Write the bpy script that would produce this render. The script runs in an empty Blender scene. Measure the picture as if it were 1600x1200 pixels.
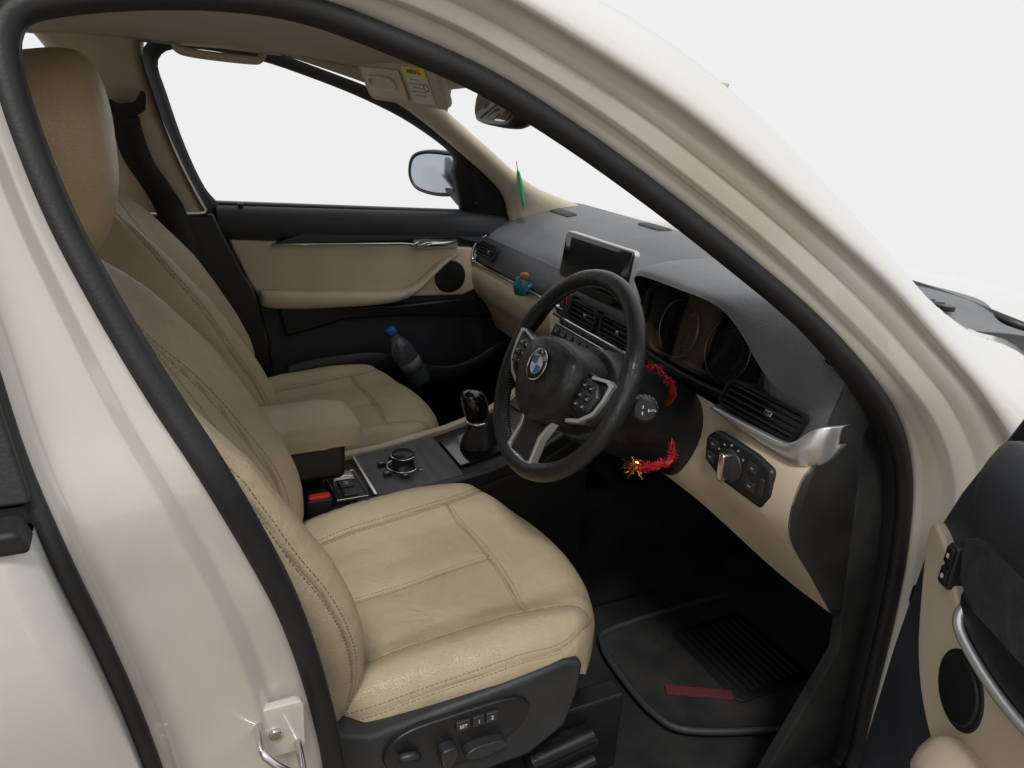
import bpy, math, random
import numpy as np
from mathutils import Vector, Matrix, noise
from mathutils.bvhtree import BVHTree
random.seed(3)
S=bpy.context.scene
V=Vector
# ------------------------------------------------------------------ materials
def mat(name,col,rough=.5,metal=0,coat=0,bump=0,bscale=200,var=0,vscale=6,seam=False,spec=.5,leather=False,sheen=0,wood=False,dirt=None,big=.45):
    m=bpy.data.materials.new(name);m.use_nodes=True;nt=m.node_tree;N=nt.nodes;L=nt.links
    p=N['Principled BSDF'];p.inputs['Roughness'].default_value=rough;p.inputs['Metallic'].default_value=metal
    p.inputs['Base Color'].default_value=(*col,1);p.inputs['Specular IOR Level'].default_value=spec
    p.inputs['Coat Weight'].default_value=coat;p.inputs['Coat Roughness'].default_value=.05
    p.inputs['Sheen Weight'].default_value=sheen
    tc=N.new('ShaderNodeTexCoord')
    base=None
    if var or dirt:
        nz=N.new('ShaderNodeTexNoise');nz.inputs['Scale'].default_value=vscale;nz.inputs['Detail'].default_value=6
        L.new(tc.outputs['Object'],nz.inputs['Vector'])
        rp=N.new('ShaderNodeValToRGB');rp.color_ramp.elements[0].position=.35;rp.color_ramp.elements[1].position=.68
        d=dirt if dirt else tuple(c*(1-var) for c in col)
        rp.color_ramp.elements[0].color=(*d,1)
        rp.color_ramp.elements[1].color=(*[min(1,c*(1+var*.5)) for c in col],1)
        L.new(nz.outputs['Fac'],rp.inputs['Fac']);base=rp.outputs['Color']
        mr=N.new('ShaderNodeMapRange');mr.inputs['To Min'].default_value=max(.02,rough-.08);mr.inputs['To Max'].default_value=min(1,rough+.1)
        L.new(nz.outputs['Fac'],mr.inputs['Value']);L.new(mr.outputs['Result'],p.inputs['Roughness'])
    if wood:
        wv=N.new('ShaderNodeTexWave');wv.bands_direction='Z';wv.inputs['Scale'].default_value=45;wv.inputs['Distortion'].default_value=9;wv.inputs['Detail'].default_value=4;wv.inputs['Detail Scale'].default_value=.6
        mp=N.new('ShaderNodeMapping');mp.inputs['Scale'].default_value=(.6,.25,1.6)
        L.new(tc.outputs['Object'],mp.inputs['Vector']);L.new(mp.outputs[0],wv.inputs['Vector'])
        rp=N.new('ShaderNodeValToRGB');rp.color_ramp.elements[0].color=(*[c*.75 for c in col],1);rp.color_ramp.elements[1].color=(*[c*1.35 for c in col],1)
        L.new(wv.outputs['Fac'],rp.inputs['Fac']);base=rp.outputs['Color']
    if seam:
        at=N.new('ShaderNodeAttribute');at.attribute_name='seam'
        mx=N.new('ShaderNodeMix');mx.data_type='RGBA'
        L.new(at.outputs['Fac'],mx.inputs['Factor'])
        if base: L.new(base,mx.inputs['A'])
        else: mx.inputs['A'].default_value=(*col,1)
        mx.inputs['B'].default_value=(*[c*.35 for c in col],1)
        base=mx.outputs['Result']
    if base: L.new(base,p.inputs['Base Color'])
    if bump:
        b=N.new('ShaderNodeBump');b.inputs['Strength'].default_value=bump;b.inputs['Distance'].default_value=.002
        if leather:
            vo=N.new('ShaderNodeTexVoronoi');vo.inputs['Scale'].default_value=bscale;vo.feature='DISTANCE_TO_EDGE'
            L.new(tc.outputs['Object'],vo.inputs['Vector'])
            mrr=N.new('ShaderNodeMapRange');mrr.inputs['From Max'].default_value=.12
            L.new(vo.outputs['Distance'],mrr.inputs['Value'])
            nb=N.new('ShaderNodeTexNoise');nb.inputs['Scale'].default_value=14;nb.inputs['Detail'].default_value=3;nb.inputs['Distortion'].default_value=.8
            L.new(tc.outputs['Object'],nb.inputs['Vector'])
            b2=N.new('ShaderNodeBump');b2.inputs['Strength'].default_value=big;b2.inputs['Distance'].default_value=.012
            L.new(nb.outputs['Fac'],b2.inputs['Height']);L.new(b2.outputs[0],b.inputs['Normal'])
            L.new(mrr.outputs['Result'],b.inputs['Height'])
        else:
            nb=N.new('ShaderNodeTexNoise');nb.inputs['Scale'].default_value=bscale;nb.inputs['Detail'].default_value=3
            L.new(tc.outputs['Object'],nb.inputs['Vector']);L.new(nb.outputs['Fac'],b.inputs['Height'])
        L.new(b.outputs[0],p.inputs['Normal'])
    return m
LEA=mat('beige leather',(.49,.405,.275),.40,bump=.5,bscale=330,var=.14,vscale=5,seam=True,leather=True,spec=.5,big=.42)
LEAH=mat('shaded headrest leather',(.42,.31,.18),.42,bump=.45,bscale=330,var=.18,vscale=7,seam=True,leather=True,spec=.45,big=.4)  # beige seat leather darkened to tan, the headrest's shade put into its colour
LEA2=mat('beige soft trim',(.60,.51,.39),.55,bump=.2,bscale=500,var=.08,vscale=7,leather=True,spec=.35,big=.15)
THR=mat('stitch thread',(.27,.21,.13),.7)
DASH=mat('dark soft dashboard plastic',(.135,.142,.155),.42,bump=.5,bscale=330,var=.2,vscale=7,leather=True,spec=.5,big=.12)
DOORD=mat('dark door plastic',(.034,.038,.047),.45,bump=.3,bscale=500,var=.15,vscale=9,leather=True,spec=.45,big=.1)
BLK=mat('black plastic',(.012,.013,.015),.38,bump=.15,bscale=600,var=.2,vscale=20)
BASE=mat('grey black seat plastic',(.026,.028,.032),.38,bump=.15,bscale=600,var=.2,vscale=20)
RUB=mat('black rubber',(.010,.010,.012),.55,bump=.2,bscale=300,var=.25,vscale=30)
GLB=mat('gloss black',(.006,.006,.007),.12,coat=.4)
CAR=mat('black carpet',(.015,.016,.018),.95,bump=1,bscale=900,dirt=(.036,.036,.036),vscale=9,spec=.1)
MATM=mat('black floor mat weave',(.015,.016,.018),.8,bump=1,bscale=500,dirt=(.038,.037,.036),vscale=12,spec=.2)
RED=mat('red label cloth',(.10,.018,.024),.8,bump=.5,bscale=400)
PAINT=mat('white car paint',(.60,.60,.575),.18,coat=1,var=.05,vscale=2.5)
JAMB=mat('white jamb paint',(.57,.56,.515),.20,coat=1,dirt=(.47,.45,.39),vscale=4)
CHR=mat('satin chrome',(.65,.65,.66),.22,metal=1)
SIL=mat('satin silver trim',(.62,.63,.65),.32,metal=.8)
HEAD=mat('grey beige headliner cloth',(.50,.45,.37),.9,bump=.5,bscale=700,var=.06,vscale=8,spec=.1)
PIL=mat('beige pillar plastic',(.53,.465,.36),.6,bump=.2,bscale=500,var=.06,vscale=8)
WOOD=mat('dark grey oak trim',(.036,.039,.045),.4,wood=True,bump=.3,bscale=90)
SCR=mat('dark display glass',(.014,.014,.016),.10,coat=.5)
MIR=mat('mirror glass',(.45,.49,.54),.03,metal=1)
WINT=mat('dark window glass',(.02,.018,.016),.05,coat=.6)
LWH=mat('wheel leather',(.012,.013,.015),.27,bump=.3,bscale=450,leather=True,var=.2,vscale=25,big=.1)
WHT=mat('white print',(.7,.7,.7),.6)
BLUE=mat('emblem blue',(.02,.16,.5),.3)
GRAY=mat('grey print',(.3,.31,.33),.5)
DIM=mat('dim print',(.16,.165,.17),.5)
FACE=mat('gauge face',(.028,.030,.034),.25,coat=.5)
REDB=mat('red button',(.55,.04,.025),.4)
ORG=mat('red print',(.5,.02,.02),.4)
YEL=mat('yellow label',(.75,.62,.05),.6)
LAB=mat('pale label',(.6,.58,.52),.6)
GLD=mat('gold foil',(.8,.5,.1),.25,metal=1)
REDC=mat('red ribbon',(.30,.006,.012),.45)
TEAL=mat('teal plastic',(.02,.16,.2),.3)
BRN=mat('brown cap',(.35,.13,.05),.4)
GRN=mat('green leaf ribbon',(.02,.22,.09),.6)
BOT=mat('clear bottle plastic',(.5,.56,.64),.06);BOT.node_tree.nodes['Principled BSDF'].inputs['Transmission Weight'].default_value=.9
CAP=mat('blue cap',(.02,.12,.42),.4)
GRD=mat('dusty ground',(.20,.145,.08),.9,bump=.6,bscale=60,var=.3,vscale=3)
# ------------------------------------------------------------------ helpers
def fin(name,me,mats,parent,smooth=True,bevel=0,sub=0,solid=0):
    o=bpy.data.objects.new(name,me);S.collection.objects.link(o)
    for m in (mats if isinstance(mats,(list,tuple)) else [mats]): me.materials.append(m)
    if smooth: me.polygons.foreach_set('use_smooth',[True]*len(me.polygons))
    if solid:
        md=o.modifiers.new('s','SOLIDIFY');md.thickness=abs(solid);md.offset=-1 if solid>0 else 1
    if bevel:
        md=o.modifiers.new('b','BEVEL');md.width=bevel;md.segments=3;md.limit_method='ANGLE';md.angle_limit=math.radians(35)
        md.harden_normals=True
    if sub:
        md=o.modifiers.new('u','SUBSURF');md.levels=sub;md.render_levels=sub
    if parent: o.parent=parent
    return o
def mesh(name,vs,fs,mi=None):
    me=bpy.data.meshes.new(name);me.from_pydata([tuple(v) for v in vs],[],fs)
    if mi: me.polygons.foreach_set('material_index',mi)
    me.update();return me
def cr(P,n=6,closed=False):
    P=[np.array(p,float) for p in P];out=[];N=len(P)
    rng=range(N) if closed else range(N-1)
    for i in rng:
        if closed: a,b,c,d=P[i-1],P[i],P[(i+1)%N],P[(i+2)%N]
        else:
            b,c=P[i],P[i+1];a=P[i-1] if i>0 else 2*b-c;d=P[i+2] if i+2<N else 2*c-b
        for k in range(n):
            t=k/n
            out.append(.5*((2*b)+(c-a)*t+(2*a-5*b+4*c-d)*t*t+(3*b-a-3*c+d)*t**3))
    if not closed: out.append(P[-1])
    return out
def T_(G): return [list(c) for c in zip(*G)]
def grid(name,G,mats,parent,cu=False,cv=False,mi=None,caps=False,**k):
    n=len(G);m=len(G[0]);vs=[v for r in G for v in r];fs=[];ml=[]
    for i in range(n if cu else n-1):
        for j in range(m if cv else m-1):
            a=i*m+j;b=i*m+(j+1)%m;c=((i+1)%n)*m+(j+1)%m;d=((i+1)%n)*m+j
            fs.append((a,b,c,d));ml.append(mi(i,j) if mi else 0)
    if caps:
        fs.append(tuple(range(m))[::-1]);ml.append(0);fs.append(tuple((n-1)*m+j for j in range(m)));ml.append(0)
    return fin(name,mesh(name,vs,fs,ml),mats,parent,**k)
def tubegeo(P,r,seg=10,closed=False,flat=1,up=None):
    P=[V(p) for p in P];n=len(P);rings=[];prev=None
    for i in range(n):
        if closed: t=(P[(i+1)%n]-P[i-1])
        else: t=P[min(i+1,n-1)]-P[max(i-1,0)]
        t.normalize()
        if prev is None:
            u=V(up) if up else (V((0,0,1)) if abs(t.z)<.9 else V((1,0,0)))
        else: u=prev
        u=(u-t*u.dot(t)).normalized();prev=u;w=t.cross(u)
        rr=r[i] if isinstance(r,(list,tuple)) else r
        rings.append([P[i]+(u*math.cos(2*math.pi*k/seg)*rr*flat+w*math.sin(2*math.pi*k/seg)*rr) for k in range(seg)])
    return rings
def tube(name,P,r,m,parent,seg=10,closed=False,flat=1,up=None,**k):
    G=tubegeo(P,r,seg,closed,flat,up)
    return grid(name,G,m,parent,cu=closed,cv=True,caps=not closed,**k)
def frame(o,a,b,c):
    o,a,b,c=V(o),V(a),V(b),V(c)
    return lambda x,y,z=0:o+a*x+b*y+c*z
WF=frame((0,0,0),(1,0,0),(0,1,0),(0,0,1))
def prism(name,poly,F,c0,c1,m,parent,bevel=.002,smooth=True,**k):
    n=len(poly);vs=[F(p[0],p[1],c0) for p in poly]+[F(p[0],p[1],c1) for p in poly]
    fs=[tuple(range(n))[::-1],tuple(range(n,2*n))]+[(i,(i+1)%n,(i+1)%n+n,i+n) for i in range(n)]
    return fin(name,mesh(name,vs,fs),m,parent,bevel=bevel,smooth=smooth,**k)
def rrect(w,h,r,n=5,cx=0,cy=0):
    out=[]
    for sx,sy,a0 in((1,1,0),(-1,1,90),(-1,-1,180),(1,-1,270)):
        for i in range(n+1):
            a=math.radians(a0+90*i/n);out.append((cx+sx*(w/2-r)+r*math.cos(a),cy+sy*(h/2-r)+r*math.sin(a)))
    return out
def circ(r,n=32,cx=0,cy=0,ry=None):
    ry=ry or r
    return [(cx+r*math.cos(2*math.pi*i/n),cy+ry*math.sin(2*math.pi*i/n)) for i in range(n)]
def box(name,c,s,m,parent,bevel=.004,F=None):
    F=F or WF
    poly=[(c[0]-s[0]/2,c[1]-s[1]/2),(c[0]+s[0]/2,c[1]-s[1]/2),(c[0]+s[0]/2,c[1]+s[1]/2),(c[0]-s[0]/2,c[1]+s[1]/2)]
    return prism(name,poly,F,c[2]-s[2]/2,c[2]+s[2]/2,m,parent,bevel=bevel)
def text(name,s,F,x,y,z,size,m,parent,rot=0):
    cu=bpy.data.curves.new(name,'FONT');cu.body=s;cu.size=size;cu.align_x='CENTER';cu.align_y='CENTER';cu.extrude=.0003
    o=bpy.data.objects.new('t',cu);S.collection.objects.link(o);dg=bpy.context.evaluated_depsgraph_get()
    me=bpy.data.meshes.new_from_object(o.evaluated_get(dg));bpy.data.objects.remove(o)
    c,sn=math.cos(rot),math.sin(rot)
    for v in me.vertices:
        a,b=v.co.x,v.co.y
        v.co=F(x+a*c-b*sn,y+a*sn+b*c,z+v.co.z)
    me.materials.clear()
    return fin(name,me,m,parent,smooth=False)
def lathe(name,prof,F,m,parent,n=32,**k):
    G=[[F(r*math.cos(2*math.pi*j/n),r*math.sin(2*math.pi*j/n),h) for j in range(n)] for r,h in prof]
    return grid(name,G,m,parent,cv=True,caps=True,**k)
def empty(name,loc=(0,0,0),parent=None):
    e=bpy.data.objects.new(name,None);S.collection.objects.link(e);e.location=loc;e.empty_display_size=.1
    if parent:e.parent=parent
    return e
def join(objs,name):
    dg=bpy.context.evaluated_depsgraph_get();vs=[];fs=[];mi=[];sm=[];mats=[]
    for o in objs:
        me=bpy.data.meshes.new_from_object(o.evaluated_get(dg));b=len(vs)
        ix=[]
        for m in me.materials:
            if m not in mats: mats.append(m)
            ix.append(mats.index(m))
        vs+=[v.co.copy() for v in me.vertices]
        for p in me.polygons:
            fs.append(tuple(b+i for i in p.vertices));mi.append(ix[p.material_index] if ix else 0);sm.append(p.use_smooth)
    par=objs[0].parent
    for o in objs: bpy.data.objects.remove(o)
    me=mesh(name,vs,fs,mi)
    o=fin(name,me,mats,par,smooth=False);me.polygons.foreach_set('use_smooth',sm)
    try: me.set_sharp_from_angle(angle=math.radians(40))
    except Exception: pass
    return o
# ------------------------------------------------------------------ car root
car=empty('car');car['label']='white car with open door showing beige leather interior';car['category']='car'
def ys(y0,z): return y0+.4*max(0,z-1.1)
def yf(y0,z): return y0-.4*max(0,z-1.1)
R0=[(-.75,1.462),(-.593,1.484),(-.441,1.487),(-.356,1.465),(-.263,1.434),(-.162,1.384),(-.058,1.322),(.046,1.253),(.151,1.179),(.232,1.105),(.316,1.023),(.371,.926),(.401,.810),(.417,.674),(.425,.515),(.431,.341)]
R1=[(-.75,1.486),(-.585,1.506),(-.43,1.503),(-.33,1.483),(-.24,1.447),(-.145,1.399),(-.04,1.336),(.07,1.264),(.175,1.182),(.255,1.112),(.335,1.032),(.390,.935),(.42,.815),(.436,.68),(.444,.52),(.45,.341)]
R2=[(-.75,1.535),(-.56,1.548),(-.39,1.541),(-.275,1.510),(-.175,1.468),(-.075,1.420),(.015,1.366),(.112,1.302),(.212,1.232),(.295,1.160),(.372,1.086),(.44,.995),(.455,.86),(.462,.70),(.468,.52),(.47,.341)]
R3=[(-.75,1.585),(-.53,1.592),(-.34,1.588),(-.215,1.562),(-.112,1.529),(-.020,1.491),(.068,1.440),(.168,1.367),(.266,1.286),(.362,1.203),(.465,1.147),(.575,1.105),(.62,.95),(.62,.75),(.62,.55),(.62,.341)]
low=lambda z,a,b:(a if z>1.12 else b if z<.95 else b+(a-b)*(z-.95)/.17)
rr=[[ (x,ys(-.742,z),z) for x,z in R0]]
def mid(A,B,f,ya,yb): rr.append([(a[0]*(1-f)+b[0]*f,ys(low(a[1]*(1-f)+b[1]*f,ya,yb),a[1]*(1-f)+b[1]*f),a[1]*(1-f)+b[1]*f) for a,b in zip(A,B)])
mid(R0,R1,.8,-.762,-.774)
mid(R1,R2,.05,-.766,-.788);mid(R1,R2,.08,-.768,-.791);mid(R1,R2,.14,-.779,-.804);mid(R1,R2,.19,-.781,-.807);mid(R1,R2,.50,-.789,-.818)
mid(R1,R2,.58,-.791,-.820);mid(R1,R2,.64,-.799,-.832);mid(R1,R2,.84,-.803,-.842);mid(R1,R2,.93,-.808,-.850);mid(R1,R2,.97,-.813,-.858);mid(R1,R2,1,-.820,-.870)
mid(R2,R3,.05,-.825,-.880);mid(R2,R3,.14,-.826,-.886);mid(R2,R3,.30,-.818,-.890);mid(R2,R3,.5,-.804,-.893);mid(R2,R3,.7,-.787,-.895);mid(R2,R3,.88,-.765,-.895);mid(R2,R3,1,-.738,-.895)
nr_=len(rr)
rr.append([ (x,ys(low(z,-.69,-.80),z),z-.03) for x,z in R3])
rr.append([ (x,ys(-.69,z),z+.012) for x,z in R0])
G=T_([cr(r,6) for r in rr])
grid('body',G,[PAINT,JAMB],car,cv=True,mi=lambda i,j:1 if j<12 or j>=nr_-1 else 0)
sB=[(-.46,.35),(-.465,.55),(-.47,.708),(-.484,.821),(-.506,.925),(-.535,1.012),(-.568,1.095),(-.602,1.162),(-.634,1.231),(-.662,1.301),(-.680,1.365),(-.689,1.415),(-.70,1.48)]
tB=[-.62,-.62,-.622,-.627,-.64,-.656,-.674,-.692,-.705,-.72,-.735,-.75,-.765]
rows=[]
for (x,z),t in zip(sB,tB):
    f=lambda k:x+(t-x)*k
    rows.append([(x-.002,ys(-.735,z),z),(x-.006,ys(-.748,z),z),(f(.14),ys(-.760,z),z),(f(.28),ys(-.765,z),z),(f(.32),ys(-.768,z),z),(f(.39),ys(-.785,z),z),(f(.43),ys(-.788,z),z),(f(.60),ys(-.794,z),z),(f(.84),ys(-.802,z),z),(f(.92),ys(-.808,z),z),(f(.97),ys(-.818,z),z),(f(1.0),ys(-.835,z),z),(f(1.2),ys(-.80,z),z)])
G=T_([cr(list(r),6) for r in zip(*rows)])
grid('door_pillar',G,JAMB,car)
strip=cr([(t-.004,ys(-.842,z),z) for (x,z),t in zip(sB,tB)],5)
rd=empty('rear_door',(0,0,0),car)
tube('weather_strip',strip,.0085,RUB,rd,flat=.8)
rows=[]
for (x,z),t in zip(sB[:7],tB[:7]):
    zz=min(z,1.118);e=float(np.interp(zz,[.35,.70,.85,.95,1.04,1.118],[-.12,-.065,-.026,.000,.006,-.004]))
    rows.append([(t-.008,ys(-.80,zz),zz),(t-.010,ys(-.848,zz),zz),(t-.016,-.866-e*.6,zz),(t-.05,-.878-e,zz),(-.85,-.888-e,zz),(-1.2,-.89-e,zz),(-1.6,-.88-e,zz)])
rows.append([(p[0]-.006,p[1]+(.0 if i<2 else .004),1.120) for i,p in enumerate(rows[-1])])
G=T_([cr(list(r),4) for r in zip(*rows)]);G=[cr(r,4) for r in G]
grid('door_panel',G,PAINT,rd)
prism('belt_moulding',[(-1.5,1.119),(-.688,1.119),(-.694,1.136),(-1.5,1.136)],frame((0,-.868,0),(1,0,0),(0,0,1),(0,1,0)),-.008,.02,RUB,rd,bevel=.004)
prism('window',[(-1.5,1.14),(-.705,1.14),(-.77,1.46),(-1.5,1.46)],lambda a,b,c:V((a,ys(-.855,b)+c,b)),0,.006,WINT,rd,bevel=0)
prism('window_frame',[(-.735,1.14),(-.688,1.14),(-.70,1.20),(-.745,1.46),(-.80,1.46)],lambda a,b,c:V((a,ys(-.862,b)+c,b)),0,.012,RUB,rd,bevel=.003)
seal=[(-.465,.35),(-.467,.55),(-.470,.708),(-.484,.821),(-.506,.925),(-.535,1.012),(-.568,1.095),(-.602,1.162),(-.634,1.231),(-.662,1.301),(-.680,1.365),(-.689,1.415),(-.685,1.449),(-.661,1.468),(-.593,1.482),(-.514,1.489),(-.441,1.485),(-.356,1.463),(-.263,1.432),(-.162,1.381),(-.058,1.319),(.046,1.251),(.151,1.177),(.232,1.103),(.316,1.021),(.371,.926),(.401,.810),(.417,.674),(.425,.515),(.431,.36),(.36,.345),(0,.345),(-.40,.345)]
sp=cr([(x,ys(-.748,z),z) for x,z in seal],5,closed=True)
tube('door_seal',sp,.0125,RUB,car,closed=True,seg=12)
def offs(path,d,y0):
    out=[];n=len(path)
    for i in range(n):
        a=np.array(path[i-1]);b=np.array(path[(i+1)%n]);t=(b-a)/np.linalg.norm(b-a);nn=np.array((t[1],-t[0]))
        q=np.array(path[i])+nn*d;out.append((q[0],ys(y0,q[1]),q[1]))
    return out
fl=[offs(seal,.008,-.742),offs(seal,.012,-.725),offs(seal,.003,-.70),offs(seal,-.015,-.69)]
grid('door_opening_trim',[cr(f,4,closed=True) for f in fl],RUB,car,cv=True)
G1=tube('door_striker',cr([(-.548,-.772,.842),(-.550,-.812,.842),(-.546,-.826,.838),(-.530,-.832,.822),(-.516,-.826,.806),(-.513,-.812,.803),(-.512,-.772,.803)],5),.0036,CHR,car)
G2=prism('p',rrect(.052,.062,.008,cx=-.530,cy=.822),frame((0,-.778,0),(1,0,0),(0,0,1),(0,1,0)),-.004,.006,JAMB,car,.002)
G3=prism('p',circ(.006,12,-.533,.822),frame((0,-.782,0),(1,0,0),(0,0,1),(0,1,0)),-.005,.001,CHR,car,.001)
join([G1,G2,G3],'door_striker')
box('door_check_strap',(.43,-.815,.745),(.05,.07,.035),BLK,car,.006)
box('sill',(0,-.80,.30),(.94,.14,.09),PAINT,car,.02)
roof=[]
for i in range(15):
    x=-1.6+i*(1.36/14)
    roof.append([(x,y,1.560+.02*math.sin((i/14)*math.pi)-(.03*max(0,(x+.45)/.25)**1.5 if x>-.45 else 0)+.02*(1-(y/.6)**2)) for y in np.linspace(-.53,.60,13)])
grid('roof',roof,PAINT,car,solid=.01)
bn=[]
for i in range(12):
    x=.93+i*.09
    bn.append([(x+.05*(1-(y/.8)**2),y,1.045-(x-.93)*.14-.05*(abs(y)/.82)**3+.02*(1-(y/.8)**2)) for y in np.linspace(-.80,.80,17)])
grid('bonnet',bn,PAINT,car,solid=.01)
cw=[[(x,y,z+.02*(1-(y/.8)**2)) for y in np.linspace(-.80,.80,9)] for x,z in((.60,1.09),(.70,1.085),(.78,1.05),(.88,1.02),(.96,1.00))]
grid('cowl_panel',cw,BLK,car,solid=.01)
grid('fender',[[(x,y,z) for y,z in((-.80,1.07-(x-.6)*.10),(-.86,1.055-(x-.6)*.10),(-.89,1.01-(x-.6)*.1),(-.90,.8),(-.90,.5))] for x in np.linspace(.60,1.9,10)],PAINT,car,solid=.01)
tube('wiper',cr([(.80,-.62,1.09),(.79,-.40,1.115),(.78,-.1,1.12),(.78,.2,1.12)],4),.010,BLK,car)
fl_=[]
for x,z in((-1.4,.28),(-.3,.26),(.2,.25),(.6,.26),(.75,.32),(.9,.55),(.95,.8),(.95,1.05)):
    fl_.append([(x,y,z) for y in np.linspace(-.74,.74,8)])
grid('floor_carpet',fl_,CAR,car,solid=.01)
box('centre_tunnel',(0.0,0,.42),(1.9,.20,.34),CAR,car,.03)
prism('kick_panel',[(.20,.26),(.95,.26),(.95,1.08),(.60,1.09),(.33,1.09),(.30,1.0),(.33,.80),(.36,.60)],frame((0,-.700,0),(1,0,0),(0,0,1),(0,1,0)),-.02,.0,CAR,car,.004)
prism('sill_trim',[(-.46,.26),(.95,.26),(.95,.34),(-.46,.34)],frame((0,-.715,0),(1,0,0),(0,0,1),(0,1,0)),-.03,.03,BLK,car,.01)
box('far_body_side',(-.1,.80,.62),(3.0,.10,.90),PAINT,car,.03)
# ------------------------------------------------------------------ headliner
HG=[]
for x,dz in((-1.5,-.03),(-1.2,0),(-.9,.0),(-.6,.0),(-.4,.0),(-.25,-.008),(-.12,-.022),(-.03,-.038),(.04,-.055),(.075,-.066),(.08,-.04)):
    HG.append([(x+(.05*(1-(y/.55)**2) if x>-.2 else 0),y,1.495+dz+.028*(1-(y/.56)**2)) for y in np.linspace(-.575,.56,17)])
grid('headliner',HG,HEAD,car,solid=-.008)
# ------------------------------------------------------------------ far side
FI=[(.255,1.104),(.207,1.218),(.196,1.268),(.071,1.343),(-.054,1.395),(-.184,1.436),(-.331,1.472),(-.479,1.483),(-.536,1.455),(-.523,1.381),(-.492,1.267),(-.454,1.17),(-.418,1.120)]
FO=[(.41,1.07),(.375,1.14),(.285,1.235),(.110,1.352),(-.03,1.412),(-.175,1.455),(-.33,1.493),(-.49,1.507),(-.565,1.475),(-.552,1.38),(-.520,1.262),(-.482,1.165),(-.452,1.10)]
fd=empty('passenger_door',(0,0,0),car)
def lin(P,n):
    out=[]
    for i in range(len(P)-1):
        for k in range(n): out.append(tuple(np.array(P[i])*(1-k/n)+np.array(P[i+1])*k/n))
    return out+[tuple(P[-1])]
a=lin(FI[:2],4)[:-1]+cr(FI[1:],4);b=lin(FO[:2],4)[:-1]+cr(FO[1:],4)
G=[[ (p[0],yf(.76,p[1]),p[1]) for p in a],[ (p[0],yf(.725,p[1]),p[1]) for p in a],[ ((p[0]*.6+q[0]*.4),yf(.715,p[1]),(p[1]*.6+q[1]*.4)) for p,q in zip(a,b)],[ (q[0],yf(.70,q[1]),q[1]) for q in b],[ (q[0],yf(.67,q[1]),q[1]) for q in b]]
grid('window_frame',G,RUB,fd)
ru=[(.13,1.365),(-.01,1.425),(-.165,1.468),(-.33,1.503),(-.50,1.515),(-.60,1.50),(-.9,1.50)]
G=[cr([(x,yf(.70,z)-.02,z-.012) for x,z in ru],4),cr([(x,yf(.66,z)-.0,z-.002) for x,z in ru],4),cr([(x,.52,1.51 if x<-.2 else 1.49+(-.15)*(x+.2)) for x,z in ru],4)]
grid('roof_rail_trim',G,HEAD,car)
up=[(.02,1.455),(.113,1.392),(.258,1.297),(.423,1.193),(.60,1.13)]
lo=[(-.06,1.415),(.028,1.385),(.19,1.285),(.346,1.171),(.40,1.08)]
U=cr(up,5);Lw=cr(lo,5)
G=[[(p[0]+.02,yf(.74,p[1]),p[1]-.01) for p in U],[(p[0],yf(.66,p[1]),p[1]) for p in U],[((p[0]+q[0])/2,yf(.645,p[1]),(p[1]+q[1])/2) for p,q in zip(U,Lw)],[(q[0],yf(.67,q[1]),q[1]) for q in Lw],[(q[0],yf(.72,q[1]),q[1]) for q in Lw]]
G=[cr(r,3) for r in T_(G)]
grid('windscreen_pillar_trim',G,PIL,car)
bp=[((-.765,1.50),(-.57,1.50)),((-.735,1.455),(-.572,1.462)),((-.700,1.38),(-.556,1.38)),((-.680,1.319),(-.535,1.31)),((-.665,1.2),(-.495,1.2)),((-.653,1.112),(-.455,1.112))]
G=[]
for (l,z1),(r,z2) in bp:
    G.append([(l-.01,yf(.73,z1),z1),(l,yf(.69,z1),z1),(l+.02,yf(.672,z1),z1),((l+r)/2,yf(.665,z1),(z1+z2)/2),(r-.02,yf(.672,z2),z2),(r,yf(.69,z2),z2),(r+.01,yf(.73,z2),z2)])
grid('belt_pillar_trim',T_([cr(list(r),4) for r in zip(*G)]),PIL,car)
prism('lower_pillar_trim',[(-.72,.35),(-.34,.35),(-.31,.62),(-.345,.87),(-.44,1.108),(-.66,1.108),(-.72,1.0)],frame((0,.665,0),(1,0,0),(0,0,1),(0,1,0)),0,.05,BLK,car,.01)
prism('rear_side_trim',[(-1.5,.35),(-.70,.35),(-.70,1.105),(-1.5,1.12)],frame((0,.70,0),(1,0,0),(0,0,1),(0,1,0)),0,.03,BLK,car,.01)
sb=empty('seat_belt',(0,0,0),car)
bl=[(-.618,1.345,.028),(-.60,1.25,.030),(-.565,1.18,.031),(-.537,1.115,.033),(-.50,.95,.033),(-.47,.75,.033)]
G=[[(x-w,yf(.652,z),z),(x,yf(.648,z),z),(x+w,yf(.652,z),z)] for x,z,w in bl]
grid('strap',T_([cr(list(r),5) for r in zip(*G)]),RUB,sb,solid=.003)
b1=prism('b',[(-.655,1.352),(-.645,1.338),(-.60,1.332),(-.572,1.35),(-.566,1.385),(-.578,1.392),(-.592,1.366),(-.625,1.360),(-.64,1.372)],lambda a,b,c:V((a,yf(.64,b)+c,b)),-.016,.012,BLK,sb,bevel=.005)
b2=prism('b',rrect(.055,.025,.008,cx=-.612,cy=1.325),lambda a,b,c:V((a,yf(.64,b)+c,b)),-.004,.02,BLK,sb,bevel=.004)
join([b1,b2],'belt_guide')
gh=cr([(-.505,.548,1.508),(-.50,.538,1.482),(-.465,.532,1.472),(-.35,.532,1.467),(-.325,.538,1.473),(-.315,.548,1.497)],5)
tube('grab_handle',gh,.012,PIL,car,flat=.7)
FD=frame((0,.725,0),(1,0,0),(0,0,1),(0,-1,0))
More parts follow.
